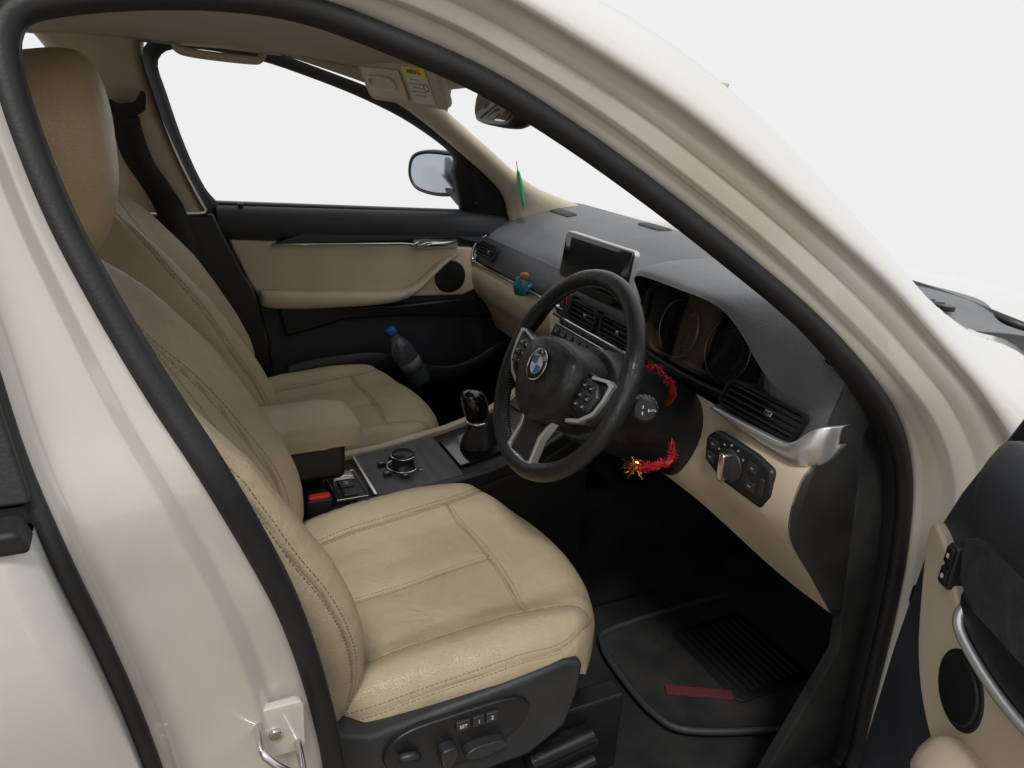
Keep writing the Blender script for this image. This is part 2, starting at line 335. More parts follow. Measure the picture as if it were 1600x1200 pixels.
prism('door_card',[(-.30,.35),(.60,.35),(.60,1.02),(.42,1.085),(.385,1.098),(.25,1.106),(-.43,1.130),(-.452,1.10),(-.414,1.02),(-.345,.89),(-.318,.75),(-.31,.6)],FD,-.03,0,DOORD,fd,.006)
G=[[FD(x,z,c) for z,c in ((1.10,-.005),(1.122-.03*(x+.43),.012),(1.105-.03*(x+.43),.03),(1.07-.03*(x+.43),.032),(1.045-.03*(x+.43),.02),(1.03-.03*(x+.43),.0))] for x in np.linspace(-.43,.385,12)]
grid('window_ledge',[cr(r,4) for r in G],DOORD,fd)
ins=[(-.405,1.034),(-.25,1.026),(.0,1.012),(.283,.999),(.318,.985),(.33,.95),(.322,.90),(.30,.868),(.26,.852),(.10,.855),(0,.866),(-.10,.872),(-.333,.872),(-.36,.92)]
prism('door_insert',ins,FD,-.01,.012,LEA2,fd,.008)
ar=[]
for x,zt,zb,c in((-.338,.895,.862,.015),(-.325,.899,.853,.045),(-.25,.895,.847,.062),(-.12,.889,.845,.066),(-.03,.884,.846,.066),(.03,.882,.850,.062),(.075,.888,.860,.056),(.11,.905,.878,.052),(.14,.93,.905,.048),(.17,.955,.932,.044),(.20,.972,.955,.036),(.235,.985,.972,.015)):
    ar.append([FD(x,zt-.004,.0),FD(x,zt,c*.5),FD(x,zt-.003,c*.9),FD(x,(zt+zb)/2,c),FD(x,zb+.003,c*.85),FD(x,zb,c*.5),FD(x,zb+.002,0)])
G=T_([cr(list(r),5) for r in zip(*ar)]);G=[cr(r,3) for r in G]
arm_=grid('armrest',G,LEA2,fd)
bva=BVHTree.FromPolygons([v.co for v in arm_.data.vertices],[tuple(p.vertices) for p in arm_.data.polygons])
pw=[]
for i in range(26):
    x=.055+.09*i/25;z=.862+(x-.05)*.85+random.uniform(-.005,.008);h=bva.ray_cast(V((x,.5,z)),V((0,1,0)))
    if h[0]: pw.append(h[0])
if len(pw)>4: tube('worn_patch',pw,[random.uniform(.0004,.0018) for _ in pw],GRAY,fd,seg=5)
w1=[(-.29,1.024),(-.20,1.056),(0,1.058),(.2,1.052),(.385,1.06),(.385,1.02),(.30,1.012),(.23,1.03),(.10,1.026)]
prism('decor_strip',w1,FD,0,.026,WOOD,fd,.003)
tube('chrome_strip',[FD(x,z,.030) for x,z in((-.30,1.020),(-.2,1.021),(-.05,1.019),(.06,1.018),(.095,1.014),(.11,1.026))],.0035,CHR,fd)
tube('door_handle',cr([FD(.105,1.008,.028),FD(.13,1.017,.05),(FD(.18,1.02,.052)),FD(.225,1.022,.03)],5),.0075,CHR,fd,flat=1.1)
prism('handle_recess',rrect(.14,.032,.012,cx=.165,cy=1.012),FD,.01,.018,SIL,fd,.003)
prism('speaker_grille',circ(.050,36,.214,.912),FD,.0,.017,BLK,fd,.004)
prism('speaker_ring',circ(.056,36,.214,.912),FD,.0,.0145,LEA2,fd,.003)
tube('lock_pin',[FD(-.37,1.12,.018),FD(-.37,1.128,.018)],.007,BLK,fd)
pk=[]
for x,zt in((-.28,.70),(-.2,.715),(-.05,.72),(.05,.70),(.15,.66),(.25,.665),(.34,.71),(.40,.735)):
    pk.append([FD(x,.38,.0),FD(x,.42,.06),FD(x,zt-.05,.085),FD(x,zt-.006,.088),FD(x,zt,.080),FD(x,zt-.02,.074),FD(x,.45,.06)])
grid('door_pocket',T_([cr(list(r),4) for r in zip(*pk)]),BLK,fd)
prism('pocket_surround',[(-.29,.845),(-.10,.84),(.05,.835),(.30,.845),(.38,.80),(.36,.775),(.10,.80),(-.1,.80),(-.27,.76)],FD,-.01,.02,BLK,fd,.008)
em=empty('side_mirror',(0,0,0),car)
o=V((.222,.907,1.192));e1=V((.602,-.798,0)).normalized();nn=V((-.798,-.602,0)).normalized()
FM=frame(o,e1,(0,0,1),nn)
shape=[tuple(p) for p in cr([(-.088,.005),(-.075,.045),(-.03,.064),(.05,.066),(.085,.058),(.092,0),(.08,-.052),(.02,-.064),(-.05,-.055),(-.08,-.03)],4,closed=True)]
prism('mirror_glass',[(x*.9,y*.88) for x,y in shape],FM,-.002,.003,MIR,em,bevel=.001)
G=[[FM(x*s,y*s,c) for x,y in shape] for s,c in((.88,-.004),(.92,.004),(.97,.007),(1.04,-.0),(1.06,-.02),(1.0,-.055),(.8,-.085),(.4,-.10),(.05,-.105))]
grid('mirror_housing',G,BLK,em,cv=True)
tube('mirror_arm',[(.30,.70,1.13),(.28,.80,1.12),(.27,.87,1.15)],.022,BLK,em,flat=.6)
# ------------------------------------------------------------------ sun visor / inner mirror
sv=empty('sun_visor',(0,0,0),car)
A=V((-.145,.50,1.496));B=V((-.060,.50,1.388));Cc=V((-.014,.22,1.462));D=V((-.002,.22,1.398))
o=(A+B+Cc+D)/4;ex=((Cc+D)-(A+B))/2;ey=((A+Cc)-(B+D))/2;w=ex.length;h=ey.length;ex.normalize();ez=ex.cross(ey).normalized();ey=ez.cross(ex)
if ez.dot(V((-.6,-1.39,1.416))-o)<0: ez=-ez
FV=frame(o,ex,ey,ez)
prism('visor_panel',rrect(w,h,.02),FV,-.02,0,HEAD,sv,.006)
prism('vanity_cover',rrect(.15,.070,.008,cx=-.055),FV,0,.005,LEA2,sv,.003)
tube('vanity_handle',cr([FV(-.10,-.012,.004),FV(-.10,.014,.009),FV(-.02,.014,.009),FV(-.02,-.012,.004)],4,closed=True),.003,LAB,sv,closed=True)
l1=prism('l',rrect(.080,.078,.003,cx=.072),FV,0,.0018,LAB,sv,0,smooth=False)
l2=prism('l',rrect(.080,.020,.002,cx=.072,cy=.034),FV,0,.0026,YEL,sv,0,smooth=False)
l3=text('l','AIRBAG',FV,.072,.034,.003,.014,BLK,sv)
ls=[l1,l2,l3]
for k in range(5): ls.append(prism('l',rrect(.05 if k%2 else .035,.0022,.0005,cx=.066,cy=.016-.009*k),FV,0,.0025,GRAY,sv,0,smooth=False))
ls.append(tube('l',[FV(.098+.008*math.cos(t),.0+.008*math.sin(t),.0022) for t in np.linspace(0,6.28,16)],.0008,BLK,sv,seg=4))
join(ls,'warning_label')
im=empty('rear_view_mirror',(0,0,0),car)
FR=frame((.03,.0,1.408),(.10,1,0),(.2,0,1),(-1,.1,.2))
sh=[tuple(p) for p in cr([(-.125,.0),(-.115,.028),(-.05,.036),(.05,.036),(.115,.03),(.128,0),(.11,-.03),(.05,-.037),(-.05,-.037),(-.11,-.03)],4,closed=True)]
G=[[FR(x*s,y*s,c) for x,y in sh] for s,c in((.01,.012),(.9,.012),(1.0,.008),(1.03,-.0),(1.0,-.018),(.8,-.035),(.3,-.045),(.01,-.045))]
grid('mirror_shell',G,BLK,im,cv=True)
prism('mirror_glass',[(x*.9,y*.84) for x,y in sh],FR,.012,.014,MIR,im,0,smooth=False)
tube('mirror_stem',[(.06,0,1.42),(.09,0,1.46),(.12,0,1.48)],.012,BLK,im)
# ------------------------------------------------------------------ seats
def roll(l,W,r):
    if l<=W-r: return l,0
    if l<=W-r+r*math.pi/2:
        t=(l-(W-r))/r;return W-r+r*math.sin(t),r*(1-math.cos(t))
    return W,r+(l-(W-r)-r*math.pi/2)
def pad(name,mp,Wf,B,ra,rb,skirt,H,seams,m,parent,na=150,nb=150,corner=.10,stitch=True,seed=0,wr=.8):
    LB=B-rb+rb*math.pi/2+skirt
    def P(la,lb,lift=0):
        bo,db=roll(abs(lb),B,rb);b=math.copysign(bo,lb)
        W=Wf(b);ao,da=roll(abs(la),W,ra);a=math.copysign(ao,la)
        a*=1-corner*(bo/B)**7;b*=1-corner*.6*(ao/W)**6
        dr=min(math.hypot(da,db),max(ra,rb)+skirt)
        n1=noise.noise(V((a*13,b*9,seed)));n2=noise.noise(V((a*7+5,b*16,seed+3)))
        k=wr*(.0028*n1-.0036*math.exp(-(n2/.07)**2)*max(0,noise.noise(V((a*5,b*5,seed+7)))+.15))
        return a,b,H(a,b)-dr+lift+k
    segs=[]
    for s in seams:
        for p,q in zip(s[:-1],s[1:]): segs.append((np.array(p,float),np.array(q,float)))
    las=np.zeros((nb,na));lbs=np.zeros((nb,na))
    for j in range(nb):
        lb=LB*(-1+2*j/(nb-1));bo,_=roll(abs(lb),B,rb);W=Wf(math.copysign(bo,lb));LA=W-ra+ra*math.pi/2+skirt
        for i in range(na): las[j,i]=LA*(-1+2*i/(na-1));lbs[j,i]=lb
    pts=np.stack([las,lbs],-1);dist=np.full((nb,na),9.)
    for p,q in segs:
        d=q-p;t=np.clip(((pts-p)@d)/(d@d),0,1);dd=np.linalg.norm(pts-(p+t[...,None]*d),axis=-1);dist=np.minimum(dist,dd)
    gv=-.0026*np.exp(-(dist/.0030)**2)-.0032*np.exp(-(dist/.016)**2)
    sm=.8*np.exp(-(dist/.0017)**2)
    vs=[];fs=[];mi=[]
    for j in range(nb):
        for i in range(na):
            a,b,c=P(las[j,i],lbs[j,i]);vs.append(mp(a,b,c+gv[j,i]))
    for j in range(nb-1):
        for i in range(na-1):
            k=j*na+i;fs.append((k,k+1,k+na+1,k+na));mi.append(0)
    seam=list(sm.ravel())
    if stitch:
        for s in seams:
            for off in(-.006,.006):
                for p,q in zip(s[:-1],s[1:]):
                    p=np.array(p);q=np.array(q);d=q-p;ln=np.linalg.norm(d)
                    if ln<1e-6: continue
                    d/=ln;nr=np.array((-d[1],d[0]))
                    k=0
                    while k<ln-.001:
                        s0=p+d*k+nr*off;s1=p+d*min(k+.0045,ln)+nr*off;k+=.0065
                        q0=[s0+nr*.0005,s0-nr*.0005,s1-nr*.0005,s1+nr*.0005];b0=len(vs)
                        for w,lf in[(q0[0],-.005),(q0[1],-.005),(q0[2],-.005),(q0[3],-.005),(q0[0],-.0022),(q0[1],-.0022),(q0[2],-.0022),(q0[3],-.0022)]:
                            vs.append(mp(*P(w[0],w[1],lf)));seam.append(0)
                        fs.append((b0+4,b0+5,b0+6,b0+7));mi.append(1)
                        for u in range(4): fs.append((b0+u,b0+(u+1)%4,b0+4+(u+1)%4,b0+4+u));mi.append(1)
    me=mesh(name,vs,fs,mi);at=me.attributes.new('seam','FLOAT','POINT');at.data.foreach_set('value',np.array(seam,dtype=np.float32))
    return fin(name,me,[m,THR],parent)
def ip(x,xs,ys_): return float(np.interp(x,xs,ys_))
def sst(x,a,b):
    t=min(1,max(0,(x-a)/(b-a)));return t*t*(3-2*t)
def build_seat(name,yc,parent,dx=0):
    st=empty(name,(0,0,0),parent);side=-1 if yc<0 else 1
    mp=lambda a,b,c:V((-.213+b-(.106*(min(abs(a),.265)/.26)**2.3)*max(0,b/.25)**1.3,yc+a,c))
    H=lambda a,b:.650+.036*((b+.25)/.5)+.034*sst(abs(a),.12,.215)*(1-.5*sst(b,.02,.25))-.016*sst(-b,.08,.25)-.010*math.exp(-((a/.09)**2+((b+.08)/.09)**2))-.010*sst(b,.17,.26)-.004*math.exp(-(((a-.07)/.02)**2+((b+.04)/.05)**2))
    sm=[cr([(-.155,-.30),(-.165,-.1),(-.172,.05),(-.185,.16),(-.215,.25)],6),cr([(.155,-.30),(.165,-.1),(.172,.05),(.185,.16),(.215,.25)],6),
        [(-.172,.095),(-.05,.100),(.05,.100),(.172,.095)],[(0,-.30),(0,.100)],
        cr([(-.252,-.28),(-.262,-.1),(-.265,.05),(-.262,.16),(-.235,.235),(-.17,.268),(0,.278),(.17,.268),(.235,.235),(.262,.16),(.265,.05),(.262,-.1),(.252,-.28)],6)]
    sm=[[tuple(p) for p in s] for s in sm]
    pad('seat_cushion',mp,lambda b:ip(b,[-.25,0,.25],[.245,.262,.262]),.255,.05,.062,.030,H,sm,LEA,st,na=190,nb=180,corner=.07,seed=1+yc)
    zs=[.50,.60,.70,.82,.95,1.08,1.22,1.30];xs=[-.465,-.448,-.448,-.475,-.540,-.612,-.695,-.74]
    nx,nz=.93,.36
    zz=np.linspace(.5,1.3,60);xx=np.interp(zz,zs,xs);k=np.ones(9)/9;xx=np.convolve(np.pad(xx,4,'edge'),k,'valid');zs2,xs2=list(zz),list(xx)
    def mpb(a,b,c):
        z=.895+b*.97;return V((ip(z,zs2,xs2)+dx+c*nx,yc+a,z+c*nz))
    def Hb(a,b):
        z=.895+b*.97
        amp=ip(z,[.55,.68,.85,1.0,1.12,1.2],[.03,.056,.062,.054,.030,.008])
        return amp*sst(abs(a),.11,.205)+.010*math.exp(-((z-.74)/.08)**2)
    wb=lambda b:ip(.895+b*.97,[.55,.65,.80,.95,1.05,1.12,1.18,1.22],[.238,.252,.270,.278,.270,.252,.222,.190])
    sm=[cr([(s*.135,-.36),(s*.150,-.2),(s*.152,-.05),(s*.140,.1),(s*.115,.2),(s*.10,.32)],7) for s in(-1,1)]
    sm+=[cr([(s*.085,.33),(s*.10,.14),(s*.108,-.1),(s*.10,-.22),(s*.06,-.262),(0,-.27)],7) for s in(-1,1)]
    sm+=[cr([(s*.245,-.30),(s*.262,-.12),(s*.268,.04),(s*.25,.16),(s*.22,.24),(s*.17,.30),(s*.08,.335)],7) for s in(-1,1)]
    sm=[[tuple(p) for p in s] for s in sm]
    pad('backrest',mpb,wb,.335,.055,.05,.062,Hb,sm,LEA,st,na=170,nb=230,corner=.05,seed=4+yc)
    G=[]
    for b in np.linspace(-.33,.33,16):
        W=wb(b)*.985;G.append([mpb(a,b,-.085-.03*(1-(a/W)**2)) for a in np.linspace(-W,W,11)])
    grid('seat_back_shell',G,BASE,st)
    near=yc<0
    c0=V((-.690,yc,1.322)) if near else V((-.745,yc-.01,1.235));ux=V((.98,0,.20));uz=V((-.04,0,1))
    G=[];n=80;sg=lambda v,e:math.copysign(abs(v)**e,v);sw=[]
    hw=.150 if near else .085
    for i in range(60):
        ph=-math.pi/2+math.pi*i/59;row=[]
        for j in range(n):
            th=2*math.pi*j/n
            cx,sx=sg(math.cos(ph),.62),sg(math.sin(ph),.88)
            lz=(.114 if near else .09)*sx
            lx=(.072 if near else .05)*cx*sg(math.cos(th),.88);ly=hw*cx*sg(math.sin(th),.68)
            ly*=1+.10*(lz/.108);lx+=.008*(lz/.108)
            k=.0022*noise.noise(V((lx*16,ly*14,lz*14)))
            g=math.exp(-((lx+.010)/.003)**2);row.append(c0+ux*(lx+k)+V((0,1,0))*(ly*(1-.014*g)+k)+uz*(lz*(1-.014*g)+k));sw.append(g*.6)
        G.append(row)
    h=grid('headrest',G,LEAH,st,cv=True)
    at=h.data.attributes.new('seam','FLOAT','POINT');at.data.foreach_set('value',np.array(sw,dtype=np.float32))
    for s in(-.05,.05): tube('headrest_post',[c0+V((0,s,0))+uz*-.05,c0+V((.02,s,0))+uz*-.20],.007,CHR,st)
    yo=yc+side*.262
    F=frame((0,yo,0),(1,0,0),(0,0,1),(0,side,0))
    prof=[(-.50,.655),(-.47,.664),(-.40,.634),(-.30,.642),(-.18,.654),(-.11,.662),(-.08,.655),(-.083,.60),(-.10,.54),(-.16,.505),(-.30,.498),(-.42,.50),(-.50,.53)]
    prism('seat_base',prof,F,-.50,.010,BASE,st,.012)
    box('seat_rail',(-.22,yc-.19,.42),(.54,.04,.16),BLK,st,.005);
    box('seat_rail',(-.22,yc+.19,.42),(.54,.04,.16),BLK,st,.005)
    b1=tube('t',[(-.14,yo-.02*side,.455),(-.03,yo-.02*side,.47)],.013,BLK,st);b2=box('t',(-.08,yo-.03*side,.45),(.12,.04,.035),BLK,st)
    b3=tube('t',[(-.12,yo+.0*side,.425),(-.035,yo+.0*side,.44)],.010,BLK,st);join([b1,b2,b3],'rail_end_cover')
    return st,F
seat1,FS=build_seat('car_seat',-.37,car)
seat2,_=build_seat('car_seat',.37,car,dx=.020)
el=[tuple(p) for p in cr([(-.385,.588),(-.36,.628),(-.28,.636),(-.20,.634),(-.17,.61),(-.19,.575),(-.25,.548),(-.34,.548)],5,closed=True)]
prism('control_panel',el,FS,0,.018,BLK,seat1,.004)
for x,s,w in((-.275,'SET',.020),(-.252,'1',.017),(-.232,'2',.017)):
    b=prism('b',rrect(w,.017,.002,cx=x,cy=.617),FS,.016,.0225,BASE,seat1,.0015);t=text('t',s,FS,x,.617,.0228,.0075 if len(s)>1 else .009,LAB,seat1)
    join([b,t],'memory_button')
prism('adjustment_lever',[tuple(p) for p in cr([(-.31,.592),(-.298,.597),(-.286,.592),(-.286,.578),(-.292,.565),(-.30,.560),(-.308,.568)],4,closed=True)],FS,.016,.036,BASE,seat1,.004)
prism('adjustment_lever',[tuple(p) for p in cr([(-.275,.572),(-.262,.582),(-.235,.583),(-.215,.578),(-.212,.568),(-.235,.562),(-.262,.562)],4,closed=True)],FS,.016,.034,BASE,seat1,.004)
tube('adjustment_lever',cr([FS(-.365,.595,.022),FS(-.35,.598,.026),FS(-.34,.59,.022)],3),.006,BASE,seat1)
# ------------------------------------------------------------------ dashboard
P_T=[(.74,1.105),(.64,1.128),(.55,1.128),(.47,1.115),(.41,1.092),(.37,1.067),(.34,1.047),(.327,1.03)]
C_T=[(.86,1.11),(.70,1.13),(.58,1.135),(.48,1.125),(.41,1.10),(.37,1.075),(.335,1.05),(.32,1.03)]
H_T=[(.86,1.11),(.70,1.130),(.55,1.142),(.43,1.152),(.34,1.156),(.27,1.154),(.225,1.144),(.214,1.132)]
D_T=[(.74,1.10),(.60,1.125),(.5,1.138),(.42,1.148),(.34,1.148),(.288,1.132),(.250,1.09),(.230,1.036)]
P_F=[(.327,1.03),(.312,1.005),(.300,.98),(.294,.962)]
C_F=[(.32,1.03),(.305,1.00),(.295,.96),(.285,.92)]
H_F=[(.214,1.132),(.300,1.114),(.306,.985),(.25,.965)]
D_F=[(.230,1.036),(.226,1.01),(.222,.985),(.218,.968)]
P_L=[(.290,.955),(.284,.93),(.286,.90),(.302,.86),(.335,.82),(.38,.74)]
C_L=[(.283,.915),(.27,.88),(.25,.85),(.22,.82),(.19,.79),(.15,.75)]
H_L=[(.245,.955),(.225,.91),(.21,.87),(.205,.84),(.21,.81),(.22,.79)]
D_L=[(.214,.96),(.20,.94),(.192,.89),(.205,.84),(.26,.77),(.33,.68)]
def mixp(a,b,t): return [(p[0]*(1-t)+q[0]*t,p[1]*(1-t)+q[1]*t) for p,q in zip(a,b)]
stn=[(.72,0,0),(.60,0,0),(.45,0,0),(.30,0,0),(.20,0,.0),(.13,1,0),(.0,1,0),(-.09,1,0),(-.14,2,-.84),(-.175,2,-.50),(-.205,2,-.20),(-.24,2,-.05),(-.30,2,0),(-.37,2,0),(-.44,2,0),(-.49,2,.10),(-.53,2,.36),(-.565,2,.70),(-.60,2,.93),(-.64,3,0),(-.68,3,0),(-.715,3,0)]
def section(P,C,Hh,Dd,sub):
    rows=[]
    for y,k,t in stn:
        if k==0:p=P
        elif k==1:p=C
        elif k==3:p=Dd
        else: p=mixp(Hh,C,-t) if t<0 else mixp(Hh,Dd,t)
        rows.append([(x,y,z) for x,z in p])
    rows=T_([cr(list(r),4) for r in zip(*rows)])
    return [cr(r,sub) for r in rows]
db=empty('dashboard',(0,0,0),car)
GT=section(P_T,C_T,H_T,D_T,4);top=grid('dashboard_top',GT,DASH,db)
GF=section(P_F,C_F,H_F,D_F,5)
grid('fascia_panel',GF,[WOOD,BLK,DASH],db,mi=lambda i,j:0 if GF[i][0][1]>.20 else (2 if GF[i][0][1]<-.50 else 1))
GL=section(P_L,C_L,H_L,D_L,4)
grid('lower_dashboard',GL,[LEA2,BLK],db,mi=lambda i,j:1 if -.30<GL[i][0][1]<.13 else 0)
bv=BVHTree.FromPolygons([v.co for v in top.data.vertices],[tuple(p.vertices) for p in top.data.polygons])
def dz(x,y):
    h=bv.ray_cast(V((x,y,2)),V((0,0,-1)));return h[0].z if h[0] else 1.11
prof=[(r[0],r[2]) for r in GT[-1]]+[(r[0],r[2]) for r in GF[-1]]+[(r[0],r[2]) for r in GL[-1]]+[(.55,.66),(.74,.9)]
pc=[prof[0]]
for p in prof[1:]:
    if math.hypot(p[0]-pc[-1][0],p[1]-pc[-1][1])>.003: pc.append(p)
prism('dashboard_end_cap',pc,frame((0,-.7155,0),(1,0,0),(0,0,1),(0,-1,0)),-.004,.002,BLK,db,0)
tube('chrome_strip',cr([(.288,y,.957) for y in (.70,.5,.3,.14)],4),.006,CHR,db,flat=.7)
tube('chrome_strip',cr([(.322,.700,1.036),(.300,.708,1.020),(.286,.712,.99),(.284,.706,.965),(.287,.69,.956)],5),.0055,CHR,db)
rows=[]
for y,x,zt,zb in((-.500,.208,.970,.963),(-.55,.203,.972,.960),(-.60,.200,.974,.958),(-.645,.199,.976,.956),(-.672,.199,.980,.955),(-.690,.201,.994,.955),(-.702,.206,1.010,.956),(-.714,.214,1.020,.960),(-.722,.226,1.023,.970),(-.725,.244,1.023,.995)):
    rows.append([(x+.016,y,zt+.001),(x+.003,y,zt),(x,y,zt-.002),(x-.001,y,(zt+zb)/2),(x,y,zb+.002),(x+.003,y,zb),(x+.016,y,zb-.001)])
rows=T_([cr(list(r),4) for r in zip(*rows)])
grid('vent_surround',rows,SIL,db,solid=.002)
def vent(name,F,w,h,ns,nv,parent,skew=0):
    q=[]
    sk=lambda x,y:(x+skew*y,y)
    fr=[sk(*p) for p in rrect(w,h,h*.25)]
    inn=[sk(p[0],p[1]) for p in rrect(w*.93,h*.84,h*.2)]
    n=len(fr);vs=[F(*p,0) for p in fr]+[F(*p,.006) for p in fr]+[F(*p,.006) for p in inn]+[F(*p,-.03) for p in inn]
    fs=[]
    for r in range(3):
        for i in range(n): fs.append((r*n+i,r*n+(i+1)%n,(r+1)*n+(i+1)%n,(r+1)*n+i))
    fs.append(tuple(range(3*n,4*n)))
    q.append(fin('v',mesh('v',vs,fs),BLK,parent,smooth=False))
    for k in range(ns):
        y=-h*.42+h*.84*(k+.5)/ns
        q.append(prism('v',[sk(-w*.455,y-.0016),sk(w*.455,y-.0016),sk(w*.455,y+.0016),sk(-w*.455,y+.0016)],F,-.018,.003,BASE,parent,0,smooth=False))
    for k in range(nv):
        x=-w*.45+w*.9*(k+.5)/nv
        q.append(prism('v',[sk(x-.001,-h*.42),sk(x+.001,-h*.42),sk(x+.001,h*.42),sk(x-.001,h*.42)],F,-.028,-.012,BLK,parent,0,smooth=False))
    q.append(prism('v',[sk(w*.06,-.004),sk(w*.15,-.004),sk(w*.15,.004),sk(w*.06,.004)],F,-.002,.006,CHR,parent,.001))
    return join(q,name)
vent('air_vent',frame((.217,-.600,1.003),(0,-1,0),(.12,0,1),(-1,0,.12)),.168,.048,4,5,db,skew=.35)
vent('air_vent',frame((.300,.635,1.000),(0,-1,0),(.45,0,.9),(-.9,0,.42)),.12,.046,4,4,db)
vent('air_vent',frame((.284,.045,.970),(0,-1,0),(.15,0,1),(-1,0,.15)),.115,.050,4,4,db)
vent('air_vent',frame((.284,-.090,.970),(0,-1,0),(.15,0,1),(-1,0,.15)),.115,.050,4,4,db)
tube('chrome_strip',[(.277,y,.940) for y in(.17,.1,0,-.1,-.15)],.004,CHR,db)
FH=frame((.292,.135,.975),(0,-1,0),(.15,0,1),(-1,0,.15))
hb=[prism('h',rrect(.05,.048,.004),FH,0,.006,BLK,db,.002)]
tri=[FH(.012*math.sin(a),.012*math.cos(a)+.004,.0075) for a in(0,2.094,4.189)]
hb.append(tube('h',tri,.0016,ORG,db,closed=True,seg=6))
join(hb,'hazard_button')
FK=frame((.272,.0,.905),(0,-1,0),(.35,0,.94),(-.94,0,.35))
rk=[prism('k',rrect(.30,.030,.006),FK,0,.008,BLK,db,.002)]
for k in range(9): rk.append(prism('k',rrect(.026,.017,.002,cx=-.128+.032*k),FK,.007,.012,BASE,db,.0015));rk.append(prism('k',rrect(.008,.002,.0004,cx=-.128+.032*k),FK,.0115,.0126,GRAY,db,0,smooth=False))
rk.append(prism('k',rrect(.304,.003,.001,cy=.018),FK,0,.011,CHR,db,.0005))
join(rk,'radio_controls')
FK=frame((.243,.0,.858),(0,-1,0),(.55,0,.84),(-.84,0,.55))
rk=[prism('k',rrect(.28,.045,.006),FK,0,.008,BLK,db,.002)]
for k in range(7): rk.append(prism('k',rrect(.030,.020,.002,cx=-.11+.037*k),FK,.007,.012,BASE,db,.0015))
for s in(-1,1): rk.append(lathe('k',[(.017,.006),(.016,.022),(.012,.024),(.001,.024)],frame(FK(s*.11,-.0,0),(0,-1,0),(.55,0,.84),(-.84,0,.55)),CHR,db,n=20))
join(rk,'climate_controls')
FSn=frame((.290,.024,1.090),(.04,-1,0),(.12,0,.99),(-.99,-.04,.12))
s1=prism('screen_housing',rrect(.264,.108,.012),FSn,-.012,.001,SIL,db,.001)
s3=prism('screen_housing',rrect(.15,.05,.01,cy=-.05),FSn,-.03,-.006,BLK,db,.004)
join([s1,s3],'screen_housing')
s2=[prism('d',rrect(.2595,.1035,.010),FSn,.000,.0065,GLB,db,.001),prism('d',rrect(.210,.084,.002,cx=.0),FSn,.006,.0072,SCR,db,0,smooth=False)]
join(s2,'display_screen')
FG=frame((.290,-.372,1.042),(0,-1,0),(.20,0,.98),(-.98,0,.20))
prism('instrument_cluster',rrect(.31,.125,.03),FG,-.004,.0,BLK,db,.002)
for cx in(-.075,.062):
    parts=[]
    g=frame(FG(cx,-.006,0),(0,-1,0),(.20,0,.98),(-.98,0,.20))
    R=.054
    parts.append(tube('g',[g(R*math.cos(t),R*math.sin(t),.006) for t in np.linspace(0,2*math.pi,49)[:-1]],.0024 if cx<0 else .0016,CHR,db,closed=True,seg=8))
    parts.append(prism('g',circ(R,36),g,.0,.003,FACE,db,0,smooth=False))
    parts.append(tube('g',[g(R*.62*math.cos(t),R*.62*math.sin(t),.0035) for t in np.linspace(0,2*math.pi,41)[:-1]],.0006,DIM,db,closed=True,seg=5))
    for k in range(33):
        t=math.radians(225-270*k/32);L=.006 if k%4==0 else .003;hw=.0003
        c,s=math.cos(t),math.sin(t)
        parts.append(prism('g',[((R-.005)*c-hw*s,(R-.005)*s+hw*c),((R-.005-L)*c-hw*s,(R-.005-L)*s+hw*c),((R-.005-L)*c+hw*s,(R-.005-L)*s-hw*c),((R-.005)*c+hw*s,(R-.005)*s-hw*c)],g,.003,.004,DIM,db,0,smooth=False))
    for k in range(9):
        t=math.radians(225-270*k/8);parts.append(text('g',str(k*30) if cx<0 else str(k),g,(R-.017)*math.cos(t),(R-.017)*math.sin(t),.0035,.006,DIM,db))
    t=math.radians(222);parts.append(tube('g',[g(0,0,.006),g(.042*math.cos(t),.042*math.sin(t),.006)],.0006,ORG,db,seg=5))
    parts.append(prism('g',circ(.007,20),g,.003,.008,BLK,db,.001))
    join(parts,'gauge')
prism('warning_display',rrect(.07,.022,.003,cx=-.005,cy=-.052),FG,.0,.003,GLB,db,.001)
LENS=bpy.data.materials.new('smoked lens');LENS.use_nodes=True;_n=LENS.node_tree;_n.nodes.clear()
_o=_n.nodes.new('ShaderNodeOutputMaterial');_m=_n.nodes.new('ShaderNodeMixShader');_t=_n.nodes.new('ShaderNodeBsdfTransparent');_g=_n.nodes.new('ShaderNodeBsdfGlossy');_f=_n.nodes.new('ShaderNodeFresnel')
_t.inputs[0].default_value=(.85,.85,.87,1);_g.inputs['Roughness'].default_value=.05;_f.inputs['IOR'].default_value=1.9
_n.links.new(_f.outputs[0],_m.inputs[0]);_n.links.new(_t.outputs[0],_m.inputs[1]);_n.links.new(_g.outputs[0],_m.inputs[2]);_n.links.new(_m.outputs[0],_o.inputs[0])
gl=[]
for i in range(9):
    v_=-.062+.128*i/8;gl.append([FG(-.158+.316*j/14,v_,.018+.012*math.sin(math.pi*j/14)+.022*(i/8)**2) for j in range(15)])
grid('cluster_lens',gl,LENS,db)
tube('cluster_bezel',cr([FG(-.165,-.05,.012),FG(-.17,.0,.015),FG(-.155,.050,.028),FG(-.08,.072,.042),FG(.08,.072,.042),FG(.15,.050,.028),FG(.165,.0,.015),FG(.16,-.05,.012),FG(.1,-.075,.01),(FG(-.1,-.075,.01))],5,closed=True),.008,BLK,db,closed=True)
FL=frame((.198,-.597,.905),(0,-1,0),(-.02,0,1),(-1,0,0))
hs=[prism('s',[(-.078,.022),(-.06,.040),(.03,.038),(.072,.030),(.078,-.01),(.06,-.040),(-.03,-.036),(-.075,-.018)],FL,-.01,.010,BLK,db,.008)]
hs.append(prism('s',circ(.027,32,-.012,0),FL,.008,.014,BASE,db,.002))
